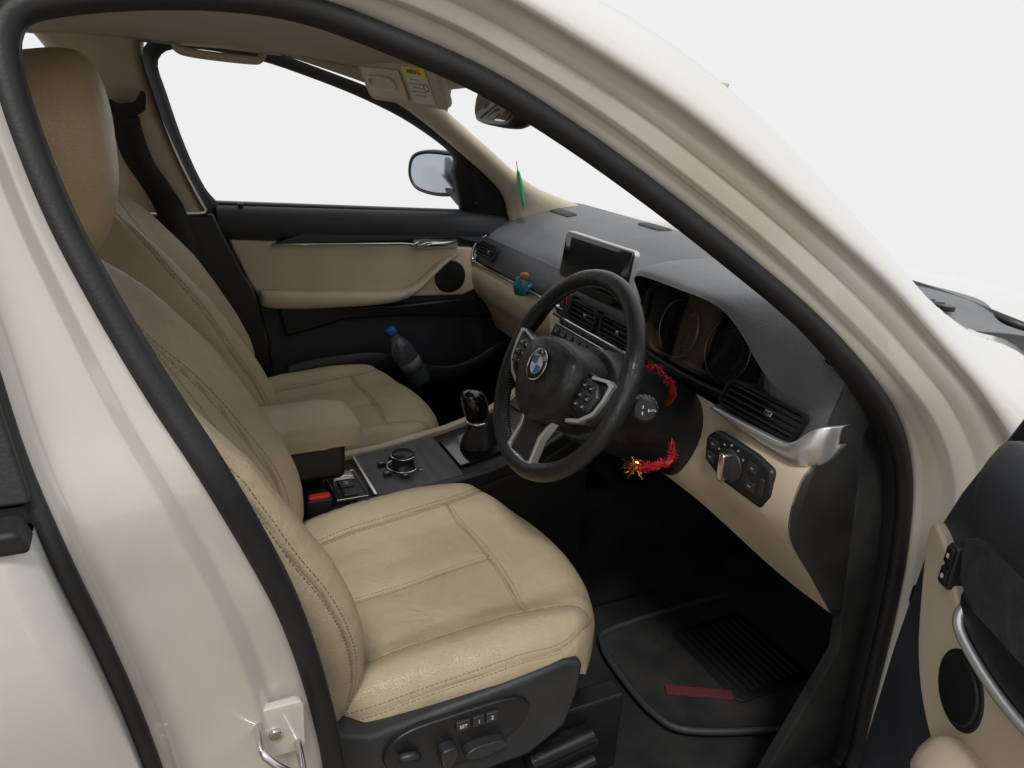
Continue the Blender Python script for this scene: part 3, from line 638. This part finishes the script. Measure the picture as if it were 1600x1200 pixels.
hs.append(prism('s',rrect(.013,.046,.005,cx=-.012),FL,.012,.032,CHR,db,.003))
for x,y in((-.055,.018),(-.058,-.006),(.035,.018),(.035,-.012)): hs.append(prism('s',rrect(.020,.016,.002,cx=x,cy=y),FL,.009,.012,BASE,db,.001));hs.append(prism('s',rrect(.006,.002,.0006,cx=x,cy=y),FL,.011,.0126,GRAY,db,0,smooth=False))
hs.append(prism('s',rrect(.008,.028,.002,cx=.060,cy=-.002),FL,.009,.014,BASE,db,.001))
for k in range(5):
    t=math.radians(40+28*k);hs.append(prism('s',circ(.0018,8,-.012+.033*math.cos(t),.0+.033*math.sin(t)),FL,.009,.0112,GRAY,db,0,smooth=False))
join(hs,'headlight_switch')
no=V((-.78,-.36,.50)).normalized();u_=V((0,-1,0));u_=(u_-no*u_.dot(no)).normalized();v_=no.cross(u_)
fr=frame((.262,-.682,1.122),u_,v_,no)
q=[prism('d',circ(.027,32,ry=.034),fr,-.04,.003,DASH,db,.003),prism('d',circ(.024,32,ry=.031),fr,0,.0037,GLB,db,0,smooth=False)]
for k in range(6):
    y=-.024+.0096*k;w=math.sqrt(max(.0001,.024**2-(y*.77)**2))*.97
    q.append(prism('d',[(-w,y-.0022),(w,y-.0022),(w,y+.0022),(-w,y+.0022)],fr,.0035,.008,GRAY,db,.0006))
join(q,'side_defroster')
def slot(name,c,w,l,ang,ribs,m=BLK):
    x,y=c;ca,sa=math.cos(ang),math.sin(ang);e=.01
    z=dz(x,y);n=V((-(dz(x+e,y)-dz(x-e,y))/(2*e),-(dz(x,y+e)-dz(x,y-e))/(2*e),1)).normalized()
    u=V((sa,ca,0));u=(u-n*u.dot(n)).normalized();v=n.cross(u)
    f=frame((x,y,z),u,v,n)
    q=[prism('d',rrect(l,w,w*.35),f,-.006,.0025,m,db,.001)]
    for k in range(ribs):
        xx=-l*.45+l*.9*(k+.5)/ribs
        q.append(prism('d',[(xx-.0012,-w*.4),(xx+.0012,-w*.4),(xx+.004,w*.4),(xx+.0016,w*.4)],f,.002,.005,DASH,db,0,smooth=False))
    return join(q,name)
slot('defroster_slot',(.50,.56),.035,.12,0,8)
slot('speaker_cover',(.60,.25),.045,.11,0,9)
slot('dashboard_lid',(.64,-.03),.06,.26,.0,0,DOORD)
slot('light_sensor',(.52,-.10),.02,.03,0,0)
slot('defroster_slot',(.60,-.45),.03,.30,.0,14)
# ------------------------------------------------------------------ steering wheel
sw=empty('steering_wheel',(0,0,0),car)
tau=math.radians(25)
e_b=V((math.sin(tau),0,math.cos(tau)));e_c=V((-math.cos(tau),0,math.sin(tau)))
FW=frame((0,-.368,1.0),(0,1,0),e_b,e_c)
R=.1685
rim=[];rad=[]
for k in range(96):
    t=2*math.pi*k/96;rim.append(FW(R*math.cos(t),R*math.sin(t),0));d=min(abs((t-tt+math.pi)%(2*math.pi)-math.pi) for tt in(math.radians(20),math.radians(160)))
    rad.append(.0148+.0028*math.exp(-(d/.16)**2))
tube('rim',rim,rad,LWH,sw,closed=True,seg=18)
st_=[]
for k in range(170):
    t=2*math.pi*k/170
    st_.append(tube('st',[FW((R-.0146)*math.cos(t),(R-.0146)*math.sin(t),.004),FW((R-.0154)*math.cos(t+.012),(R-.0154)*math.sin(t+.012),-.002)],.0006,DIM,sw,seg=4,smooth=False))
o=join(st_,'rim_stitching');o['kind']='stuff'
hs_=[tuple(p) for p in cr([(-.080,.022),(-.060,.047),(0,.057),(.060,.047),(.080,.022),(.083,-.014),(.063,-.054),(.034,-.080),(0,-.087),(-.034,-.080),(-.063,-.054),(-.083,-.014)],6,closed=True)]
G=[[FW(x*s,y*s-.004,c) for x,y in hs_] for s,c in((1.0,-.03),(1.01,.0),(1.0,.018),(.96,.031),(.88,.040),(.74,.046),(.5,.049),(.25,.0505),(.02,.051))]
grid('airbag_cover',G,LWH,sw,cv=True)
def spoke(name,poly,c0,c1,m,b=.005): return prism(name,poly,FW,c0,c1,m,sw,b)
for s in(1,-1):
    pl=[(s*.06,.030),(s*.12,.026),(s*.160,.034),(s*.164,-.020),(s*.135,-.044),(s*.075,-.044)]
    if s<0: pl=pl[::-1]
    spoke('spoke',pl,-.014,.012,BLK,.008)
    bs=[]
    pl=[(s*.088,.020),(s*.122,.020),(s*.138,.002),(s*.130,-.026),(s*.092,-.034)]
    if s<0: pl=pl[::-1]
    bs.append(spoke('b',pl,.010,.022,BASE,.005))
    for i,(x,y) in enumerate(((.100,.009),(.118,.009),(.100,-.008),(.120,-.008),(.100,-.023),(.118,-.022))):
        bs.append(spoke('b',rrect(.015,.011,.002,cx=s*x,cy=y),.020,.0245,GLB,.0015))
        bs.append(spoke('b',rrect(.006,.0016,.0005,cx=s*x,cy=y),.0235,.0250,GRAY,0))
    join(bs,'button_cluster')
    pl=[(s*.098,.026),(s*.140,.034),(s*.154,.030),(s*.152,.004),(s*.144,-.024),(s*.120,-.046),(s*.088,-.058),(s*.086,-.052),(s*.116,-.040),(s*.138,-.020),(s*.145,.004),(s*.146,.024),(s*.138,.028),(s*.10,.021)]
    if s<0: pl=pl[::-1]
    spoke('spoke_trim',pl,.006,.0185,SIL,.0012)
    pl=[(s*.050,-.072),(s*.038,-.108),(s*.044,-.157),(s*.030,-.162),(s*.0,-.160),(s*.0,-.154),(s*.028,-.154),(s*.036,-.148),(s*.030,-.108),(s*.043,-.074)]
    if s>0: pl=pl[::-1]
    spoke('spoke_trim',pl,-.006,.010,SIL,.002)
spoke('spoke',[(-.042,-.06),(.042,-.06),(.031,-.108),(.035,-.155),(-.035,-.155),(-.031,-.108)][::-1],-.012,.006,BLK,.004)
e=[]
ce=FW(0,-.002,.051);FE=frame(ce,-V((0,1,0)),e_b,e_c)
e.append(prism('e',circ(.026,40),FE,-.002,.003,GLB,sw,.001))
e.append(tube('e',[FE(.026*math.cos(t),.026*math.sin(t),.003) for t in np.linspace(0,2*math.pi,41)[:-1]],.0011,CHR,sw,closed=True,seg=8))
e.append(tube('e',[FE(.016*math.cos(t),.016*math.sin(t),.0035) for t in np.linspace(0,2*math.pi,41)[:-1]],.0008,CHR,sw,closed=True,seg=8))
for k in range(4):
    pl=[(0,0)]+[(.0156*math.cos(t),.0156*math.sin(t)) for t in np.linspace(k*math.pi/2,(k+1)*math.pi/2,10)]
    e.append(prism('e',pl,FE,.002,.0042,BLUE if k%2 else WHT,sw,0,smooth=False))
for ch,an in(('B',135),('M',90),('W',45)):
    t=math.radians(an);e.append(text('e',ch,FE,.021*math.cos(t),.021*math.sin(t),.0032,.0094,WHT,sw,rot=t-math.pi/2))
join(e,'emblem')
lathe('steering_column',[(.075,-.025),(.078,-.04),(.082,-.06),(.082,-.12),(.08,-.20),(.085,-.36)],frame((0,-.385,.985),(0,1.12,0),e_b,e_c),BLK,car,n=28)
sk=empty('column_stalk',(0,0,0),car)
tube('stalk_arm',cr([(.085,-.43,.975),(.075,-.475,.985),(.062,-.515,.99)],4),[.010]*9,BLK,sk)
ax=V((-.45,-.88,.12)).normalized();u_=V((0,0,1));u_=(u_-ax*u_.dot(ax)).normalized();fs_=frame((.062,-.515,.990),u_,ax.cross(u_),ax)
q=[lathe('k',[(.012,-.02),(.018,-.012),(.020,.0),(.0195,.010),(.016,.015),(.001,.016)],fs_,BASE,sk,n=24)]
for k in range(18):
    t=2*math.pi*k/18;q.append(tube('k',[fs_(.0202*math.cos(t),.0202*math.sin(t),-.004),fs_(.0198*math.cos(t),.0198*math.sin(t),.008)],.0010,DIM,sk,seg=5))
for dx_,dy_ in((.005,.004),(-.005,.004),(0,-.005)): q.append(prism('k',rrect(.005,.0016,.0004,cx=dx_,cy=dy_),fs_,.015,.0166,WHT,sk,0,smooth=False))
q.append(text('k','AUTO',fs_,0,-.010,.0155,.0045,WHT,sk,rot=-1.57))
join(q,'stalk_knob')
tube('stalk_arm',cr([(.075,-.31,.955),(.06,-.265,.958),(.045,-.22,.96)],4),[.011]*5+[.013]*4,BLK,sk)
# ------------------------------------------------------------------ console
cs=empty('centre_console',(0,0,0),car)
G=[]
for x,z,w in((-.66,.70,.085),(-.50,.68,.09),(-.30,.662,.105),(-.15,.672,.115),(0.0,.695,.12),(.10,.725,.125),(.17,.765,.128),(.22,.80,.13)):
    G.append([(x,w+.004,.42),(x,w+.004,z-.03),(x,w,z-.008),(x,w-.012,z),(x,0,z+.001),(x,-w+.012,z),(x,-w,z-.008),(x,-w-.004,z-.03),(x,-w-.004,.42)])
grid('console_body',T_([cr(list(r),4) for r in zip(*G)]),BLK,cs)
zc=lambda x:ip(x,[-.66,-.5,-.30,-.15,0,.10,.17,.22],[.70,.68,.662,.672,.695,.725,.765,.80])
def strip_(name,x0,x1,ya,yb,m,h0=-.004,h1=.006,bev=.002):
    G=[]
    for x in np.linspace(x0,x1,10):
        z=zc(x);A_=ya(x) if callable(ya) else ya;B_=yb(x) if callable(yb) else yb
        G.append([V((x,A_,z+h0)),V((x,A_,z+h1)),V((x,B_,z+h1)),V((x,B_,z+h0))])
    return grid(name,G,m,cs,cv=True,caps=True,bevel=bev)
wc=lambda x:ip(x,[-.66,-.5,-.30,-.15,0,.10,.17,.22],[.085,.09,.105,.115,.12,.125,.128,.13])
strip_('console_side_trim',-.28,.20,lambda x:wc(x)-.014,lambda x:wc(x)+.008,LEA2,-.02,.010,.004)
strip_('console_side_trim',-.28,.20,lambda x:-wc(x)-.006,lambda x:-wc(x)+.010,BLK,-.02,.010,.004)
strip_('console_top_panel',-.24,-.055,lambda x:-wc(x)+.016,lambda x:wc(x)-.018,WOOD,-.003,.006)
strip_('chrome_strip',-.242,-.236,lambda x:-wc(x)+.016,lambda x:wc(x)-.018,CHR,-.003,.009,.001)
strip_('shift_surround',-.05,.10,-.065,.065,GLB,-.003,.007)
kz=zc(-.15)
fk=frame((-.155,.0,kz+.004),(1,0,0),(0,1,0),(0,0,1))
lathe('rotary_controller',[(.032,0),(.032,.004),(.024,.005),(.0235,.020),(.0245,.024),(.0245,.030),(.022,.034),(.001,.034)],fk,BLK,cs)
tube('chrome_ring',[fk(.0245*math.cos(t),.0245*math.sin(t),.028) for t in np.linspace(0,2*math.pi,41)[:-1]],.0018,CHR,cs,closed=True,seg=8)
tube('chrome_ring',[fk(.033*math.cos(t),.033*math.sin(t),.003) for t in np.linspace(0,2*math.pi,41)[:-1]],.0018,CHR,cs,closed=True,seg=8)
for k in range(7):
    t=math.radians(-150+50*k)
    b=prism('r',rrect(.018,.013,.002,cx=.046*math.cos(t),cy=.046*math.sin(t)),fk,.001,.006,BLK,cs,.0015)
    c=prism('r',rrect(.007,.002,.0004,cx=.046*math.cos(t),cy=.046*math.sin(t)),fk,.005,.0066,WHT,cs,0,smooth=False)
    join([b,c],'controller_button')
fb=frame((-.285,-.035,zc(-.285)+.004),(1,0,0),(0,1,0),(0,0,1))
q=[prism('r',rrect(.060,.115,.006),fb,-.004,.006,BLK,cs,.003)]
q.append(prism('r',rrect(.044,.030,.004,cy=.036),fb,.004,.014,CHR,cs,.003))
q.append(prism('r',rrect(.030,.028,.004,cy=.0),fb,.004,.012,BASE,cs,.003));q.append(prism('r',rrect(.044,.004,.001,cy=.018),fb,.004,.012,CHR,cs,.001))
q.append(text('r','(P)',fb,0,.0,.0125,.011,WHT,cs,rot=-1.57));q.append(prism('r',rrect(.030,.026,.004,cy=-.035),fb,.004,.012,BASE,cs,.003))
q.append(tube('r',[fb(x,y,.006) for x,y in((-.03,-.058),(.03,-.058),(.03,.058),(-.03,.058))],.0025,CHR,cs,closed=True,seg=6))
join(q,'parking_brake_switch')
box('storage_tray',(-.40,-.03,.668),(.15,.10,.02),CAR,cs,.006)
G=[]
for s,h in((.050,0),(.046,.02),(.036,.035),(.030,.055),(.022,.070),(.014,.078)):
    G.append([(.03+s*1.15*math.cos(t)*(.9+.1*math.cos(4*t))+h*-.1,.0+s*.9*math.sin(t)*(.9+.1*math.cos(4*t)),zc(.02)+h) for t in np.linspace(0,2*math.pi,25)[:-1]])
grid('gear_boot',G,LWH,cs,cv=True,sub=1)
tube('gear_lever',[(.025,0,.74),(.014,0,.78),(.008,0,.815)],[.012,.013,.016],LWH,cs)
G=[[( .008+dx_+a*math.cos(t),b*math.sin(t),z-.042) for t in np.linspace(0,2*math.pi,25)[:-1]] for z,a,b,dx_ in((.785,.016,.014,.008),(.800,.025,.021,.006),(.83,.029,.025,.0),(.855,.030,.026,-.006),(.870,.025,.023,-.010),(.876,.012,.012,-.012),(.877,.001,.001,-.012))]
grid('gear_knob',G,GLB,cs,cv=True,sub=1)
tube('chrome_ring',[(.014+.0245*math.cos(t),.0215*math.sin(t),.760) for t in np.linspace(0,2*math.pi,25)[:-1]],.004,CHR,cs,closed=True)
mpA=lambda a,b,c:V((-.43+b,a+.005,c+.02*(b/.18)*.2))
pad('armrest',mpA,lambda b:ip(b,[-.18,.1,.18],[.088,.086,.078]),.178,.022,.026,.016,lambda a,b:.822-.005*(a/.08)**2-.006*sst(b,.1,.18),[],LEA,cs,na=60,nb=80,corner=.10,stitch=False)
box('armrest_base',(-.44,.005,.750),(.30,.148,.09),BLK,cs,.015)
bk=empty('seat_belt_buckle',(0,0,0),car)
FB=frame((-.360,-.105,.642),(1,0,0),(0,1,0),(.15,0,1))
prism('buckle_body',rrect(.050,.024,.007),FB,-.10,.052,BLK,bk,.003);prism('buckle_button',rrect(.040,.014,.003),FB,.050,.058,REDB,bk,.002)
# ------------------------------------------------------------------ floor mat, pedals
fm=empty('floor_mat',(.45,-.42,.262));fm['label']='black carpet floor mat with red label in footwell';fm['category']='floor mat'
def place(o,e):
    o.parent=e;o.matrix_parent_inverse=Matrix.Translation(-e.location)
mo=prism('mat_carpet',[tuple(p) for p in cr([(.225,-.36),(.24,-.24),(.30,-.20),(.60,-.19),(.70,-.22),(.72,-.40),(.70,-.55),(.55,-.60),(.43,-.58),(.27,-.52),(.23,-.46)],4,closed=True)],WF,.268,.280,MATM,None,.004);place(mo,fm)
mo=tube('mat_border',cr([(x,y,.282) for x,y in[(.225,-.36),(.24,-.24),(.30,-.20),(.60,-.19),(.70,-.22),(.72,-.40),(.70,-.55),(.55,-.60),(.43,-.58),(.27,-.52),(.23,-.46)]],4,closed=True),.008,DOORD,None,closed=True,seg=8);place(mo,fm)
q=[prism('heel_pad',rrect(.20,.24,.02,cx=.51,cy=-.38),WF,.279,.285,RUB,None,.002)]
for k in range(10): q.append(prism('h',rrect(.006,.20,.002,cx=.425+.019*k,cy=-.38),WF,.284,.289,BASE,None,.001))
place(join(q,'heel_pad'),fm)
FT=frame((.350,-.445,.2845),(.88,-.475,0),(.475,.88,0),(0,0,1))
mo=prism('mat_label',rrect(.140,.024,.003),FT,-.003,.003,RED,None,.001);place(mo,fm)
for x,y,z,w,h in((.68,-.30,.52,.10,.06),(.70,-.47,.47,.05,.12)):
    Fp=frame((x,y,z),(0,1,0),(.5,0,.86),(-.86,0,.5))
    p1=prism('pedal',rrect(w,h,.01),Fp,-.01,.01,RUB,car,.003);p2=tube('pp',[Fp(0,0,-.01),(x+.12,y,z+.2)],.010,BLK,car);join([p1,p2],'pedal')
box('rear_seat',(-1.30,0,.60),(.45,1.30,.14),LEA,car,.04)
box('rear_seat_back',(-1.56,0,.88),(.14,1.30,.62),LEA,car,.04)
# ------------------------------------------------------------------ open near door
nd=empty('open_door',(0,0,0),car)
dd=V((-.47,-.883,0)).normalized();nn=V((-.883,.47,0)).normalized()
FD2=frame((.335,-.815,0),dd,(0,0,1),nn)
card=[(.0,.40),(1.0,.40),(1.08,.7),(1.08,1.10),(.17,1.09),(.12,1.075),(.085,1.045),(.055,.985),(.035,.93),(.018,.87),(.006,.7)]
prism('door_card',card,FD2,-.035,0,DOORD,nd,.012)
prism('door_skin',[(.005,.38),(1.03,.38),(1.11,.7),(1.11,1.10),(.13,1.09),(.04,1.0),(.01,.86)],FD2,-.12,-.040,PAINT,nd,.015)
prism('mirror_sail',[(.085,1.05),(.125,1.135),(.20,1.20),(.27,1.10),(.14,1.06)],FD2,-.04,-.008,BLK,nd,.008)
G=[[FD2(s_,z+dz_,c*kk) for z,c in((1.09,-.02),(1.105,.0),(1.10,.02),(1.06,.04),(1.0,.035),(.96,.02),(.93,.0))] for s_,dz_,kk in((.10,-.06,.05),(.12,-.04,.4),(.15,-.01,.9),(.3,0,1),(.6,0,1),(1.05,0,1))]
grid('window_ledge',[cr(r,4) for r in T_([cr(list(q),3) for q in zip(*G)])],DOORD,nd)
ins=[tuple(p) for p in cr([(.040,.925),(.055,.928),(.085,.915),(.12,.885),(.155,.862),(.20,.845),(.32,.835),(.36,.75),(.30,.66),(.20,.670),(.135,.705),(.092,.755),(.064,.82),(.042,.89)],3,closed=True)]
prism('door_insert',ins,FD2,-.01,.014,LEA2,nd,.006)
prism('speaker_grille',circ(.042,36,.192,.785),FD2,0,.020,BLK,nd,.004)
prism('speaker_ring',circ(.048,36,.192,.785),FD2,0,.0165,RUB,nd,.003)
NW=mat('dark door trim',(.045,.048,.056),.38,bump=.35,bscale=120,var=.25,vscale=40)
prism('decor_strip',[(.135,.96),(.17,.985),(.3,1.0),(.6,.99),(.6,.93),(.3,.90),(.19,.895),(.15,.91)],FD2,0,.030,NW,nd,.006)
prism('handle_backing',[(.150,.900),(.20,.895),(.45,.91),(.45,.86),(.30,.832),(.19,.842),(.158,.866)],FD2,.0,.024,BLK,nd,.006)
G=[(.160,.884,.018),(.168,.870,.027),(.19,.858,.030),(.25,.848,.030),(.32,.850,.030),(.42,.87,.03)]
tube('door_handle',cr([FD2(a,b,c) for a,b,c in G],5),.0065,SIL,nd,flat=.6,up=(0,0,1))
q=[prism('l',rrect(.022,.060,.005,cx=.110,cy=.905),FD2,.0,.020,BASE,nd,.003)]
for k in(-1,1):
    q.append(prism('l',rrect(.016,.024,.003,cx=.110,cy=.905+.0145*k),FD2,.018,.024,BLK,nd,.002));q.append(prism('l',rrect(.005,.006,.001,cx=.110,cy=.905+.0145*k),FD2,.023,.0246,WHT,nd,0,smooth=False))
join(q,'lock_button')
G=[]
for s_,zt,zb,c in((.17,.69,.66,.02),(.20,.72,.65,.05),(.25,.745,.65,.07),(.45,.76,.66,.08),(.7,.76,.66,.08)):
    G.append([FD2(s_,zt-.004,0),FD2(s_,zt,c*.6),FD2(s_,(zt+zb)/2,c),FD2(s_,zb,c*.6),FD2(s_,zb,0)])
grid('armrest',[cr(r,4) for r in T_([cr(list(r),4) for r in zip(*G)])],LEA2,nd)
# ------------------------------------------------------------------ loose things
def thing(name,loc,label,cat):
    e=empty(name,loc);e['label']=label;e['category']=cat;return e
wb=thing('water_bottle',(.10,.655,.66),'clear plastic water bottle with blue cap in door pocket','bottle')
axb=V((-.50,-.02,.86)).normalized();u_=V((0,-1,0));u_=(u_-axb*u_.dot(axb)).normalized();fb=frame((.098,.612,.620),u_,axb.cross(u_),axb)
o=lathe('bottle_body',[(.012,0),(.030,.004),(.033,.02),(.033,.05),(.031,.055),(.033,.06),(.033,.085),(.031,.09),(.033,.095),(.033,.12),(.028,.145),(.016,.165),(.013,.175),(.013,.185)],fb,BOT,None,n=28);place(o,wb)
o=lathe('bottle_cap',[(.0155,.180),(.0155,.200),(.013,.203),(.001,.203)],fb,CAP,None,n=24);place(o,wb)
o=lathe('bottle_label',[(.0336,.060),(.0336,.090)],fb,DIM,None,n=28);place(o,wb)
rg=thing('red_garland',(.10,-.50,.90),'red ribbon garland with gold foil tassels on steering column','garland')
pth=cr([(.08,-.455,1.035),(.105,-.47,1.035),(.130,-.482,1.015),(.145,-.478,.985),(.148,-.455,.960),(.150,-.450,.930),(.156,-.475,.900),(.150,-.49,.880),(.125,-.49,.870),(.095,-.49,.872),(.080,-.49,.878)],8)
cords=[]
n_=len(pth)
for k in range(3):
    pp=[V(p)+V((.004*math.sin(i*.55+k*2.1),.004*math.cos(i*.55+k*2.1),.003*math.sin(i*.8+k))) for i,p in enumerate(pth)]
    cords.append(tube('c',pp,[.0020+.0034*max(0,(i/n_-.6)/.4) for i in range(n_)],REDC,None,seg=7))
for i in range(190):
    u0=random.random();u0=(.02+.26*u0*2.2) if u0<.4 else .66+.34*(u0-.4)/.6
    p=V(pth[int(n_*min(.999,u0))]);d=V((random.gauss(0,1),random.gauss(0,1),random.gauss(0,1))).normalized()
    cords.append(tube('c',[p,p+d*.011],[.0014,.0006],REDC,None,seg=4))
o=join(cords,'ribbon');place(o,rg)
tas=[]
for i in range(46):
    p=V((.080,-.49,.877));d=V((-.5+random.gauss(0,.45),random.gauss(0,.5),-.15+random.gauss(0,.5))).normalized()
    tas.append(tube('t',[p,p+d*random.uniform(.012,.026)],[.0012,.0025],GLD,None,seg=4,flat=.3))
o=join(tas,'foil_tassel');place(o,rg)
af=thing('air_freshener',(.27,.33,.955),'teal and brown air freshener clipped on dashboard','air freshener')
fa=frame((.268,.335,.945),(1,0,0),(0,1,0),(-.12,0,1))
o=lathe('freshener_bottle',[(.010,0),(.018,.003),(.020,.02),(.018,.035),(.012,.042),(.011,.048)],fa,TEAL,None,n=20);place(o,af)
o=lathe('freshener_cap',[(.011,.046),(.012,.050),(.012,.058),(.008,.063),(.002,.064)],frame((.262,.315,.950),(1,0,0),(0,1,0),(-.12,-.3,1)),BRN,None,n=20);place(o,af)
o=tube('freshener_clip',[(.268,.335,.96),(.30,.335,.97)],.006,TEAL,None);place(o,af)
gr=thing('hanging_ornament',(.355,.56,1.18),'small green leaf charm hanging beside windscreen pillar','ornament')
q=[tube('t',[(.352,.585,1.26),(.366,.585,1.20)],.0012,ORG,None,seg=5)]
G=[]
for k in range(9):
    z=1.235-.012*k;w=.006*math.sin(math.pi*(k+.4)/9)+.0015;x=.358+.003*k
    G.append([(x-w,.585,z),(x,.578,z-.004),(x+w,.585,z)])
q.append(grid('t',G,GRN,None,solid=.002));q.append(tube('t',[(.356,.583,1.24),(.384,.583,1.125)],.0018,GRN,None,seg=5))
o=join(q,'leaf_charm');place(o,gr)
# ------------------------------------------------------------------ ground
g=prism('ground',circ(3.4,64),WF,-.05,0,GRD,None,0,smooth=False);g['kind']='structure'
for x in(-1.7,1.35):
    for y in(-.78,.78):
        f=frame((x,y,.33),(1,0,0),(0,0,1),(0,math.copysign(1,y),0))
        lathe('wheel',[(.19,.07),(.21,.10),(.30,.11),(.33,.08),(.33,-.08),(.30,-.11),(.2,-.11)],f,RUB,car,n=40)
# ------------------------------------------------------------------ camera, light
cd=bpy.data.cameras.new('camera');cam=bpy.data.objects.new('camera',cd);S.collection.objects.link(cam)
cd.sensor_width=36;cd.lens=36*1186/1600;cd.clip_start=.02;cd.clip_end=200
cam.matrix_world=Matrix(((.9036,.0985,-.4172,-.6),(-.4246,.3397,-.8392,-1.39),(.0591,.9353,.3486,1.416),(0,0,0,1)));S.camera=cam
# surroundings: pale open side beyond the car, unseen street side streaked grey, brown below, shaped to darken the near paint
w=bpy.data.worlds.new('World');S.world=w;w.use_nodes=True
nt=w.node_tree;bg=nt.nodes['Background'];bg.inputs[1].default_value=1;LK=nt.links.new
tc=nt.nodes.new('ShaderNodeTexCoord');sx=nt.nodes.new('ShaderNodeSeparateXYZ');mr=nt.nodes.new('ShaderNodeMapRange');rp=nt.nodes.new('ShaderNodeValToRGB')
mr.inputs['From Min'].default_value=-1;mr.inputs['From Max'].default_value=1
LK(tc.outputs['Generated'],sx.inputs[0]);LK(sx.outputs['Z'],mr.inputs['Value']);LK(mr.outputs['Result'],rp.inputs['Fac'])
E=rp.color_ramp.elements
E[0].position=.28;E[0].color=(.16,.12,.07,1);E[1].position=.385;E[1].color=(.86,.86,.865,1)
a=E.new(.66);a.color=(.86,.86,.865,1);a=E.new(.86);a.color=(1.0,1.0,1.0,1)
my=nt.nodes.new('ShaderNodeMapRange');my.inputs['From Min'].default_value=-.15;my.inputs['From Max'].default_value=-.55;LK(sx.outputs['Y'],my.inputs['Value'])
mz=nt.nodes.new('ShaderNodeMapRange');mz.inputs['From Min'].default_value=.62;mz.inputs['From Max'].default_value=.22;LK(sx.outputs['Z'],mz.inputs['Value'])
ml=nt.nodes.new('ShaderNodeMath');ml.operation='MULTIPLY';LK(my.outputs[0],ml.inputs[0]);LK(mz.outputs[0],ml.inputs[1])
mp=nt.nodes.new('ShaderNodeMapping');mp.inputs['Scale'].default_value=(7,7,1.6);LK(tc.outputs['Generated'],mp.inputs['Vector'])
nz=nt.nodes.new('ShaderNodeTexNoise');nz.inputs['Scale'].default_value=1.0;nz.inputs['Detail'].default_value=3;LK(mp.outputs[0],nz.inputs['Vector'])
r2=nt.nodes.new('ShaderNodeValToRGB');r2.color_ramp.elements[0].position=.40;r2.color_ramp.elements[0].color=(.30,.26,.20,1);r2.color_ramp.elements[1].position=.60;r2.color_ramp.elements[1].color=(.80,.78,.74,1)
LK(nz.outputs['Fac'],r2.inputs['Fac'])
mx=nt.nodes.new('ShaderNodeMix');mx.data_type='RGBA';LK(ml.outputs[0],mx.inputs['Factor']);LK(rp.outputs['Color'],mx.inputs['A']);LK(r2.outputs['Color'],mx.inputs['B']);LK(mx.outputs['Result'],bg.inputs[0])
sd=bpy.data.lights.new('sun','SUN');sd.energy=1.9;sd.angle=math.radians(12);sd.color=(1,.97,.92)
so=bpy.data.objects.new('sun',sd);S.collection.objects.link(so)
so.rotation_euler=V((.45,.85,-1.35)).to_track_quat('-Z','Y').to_euler()
S.view_settings.view_transform='Standard';S.view_settings.look='None';S.view_settings.exposure=0
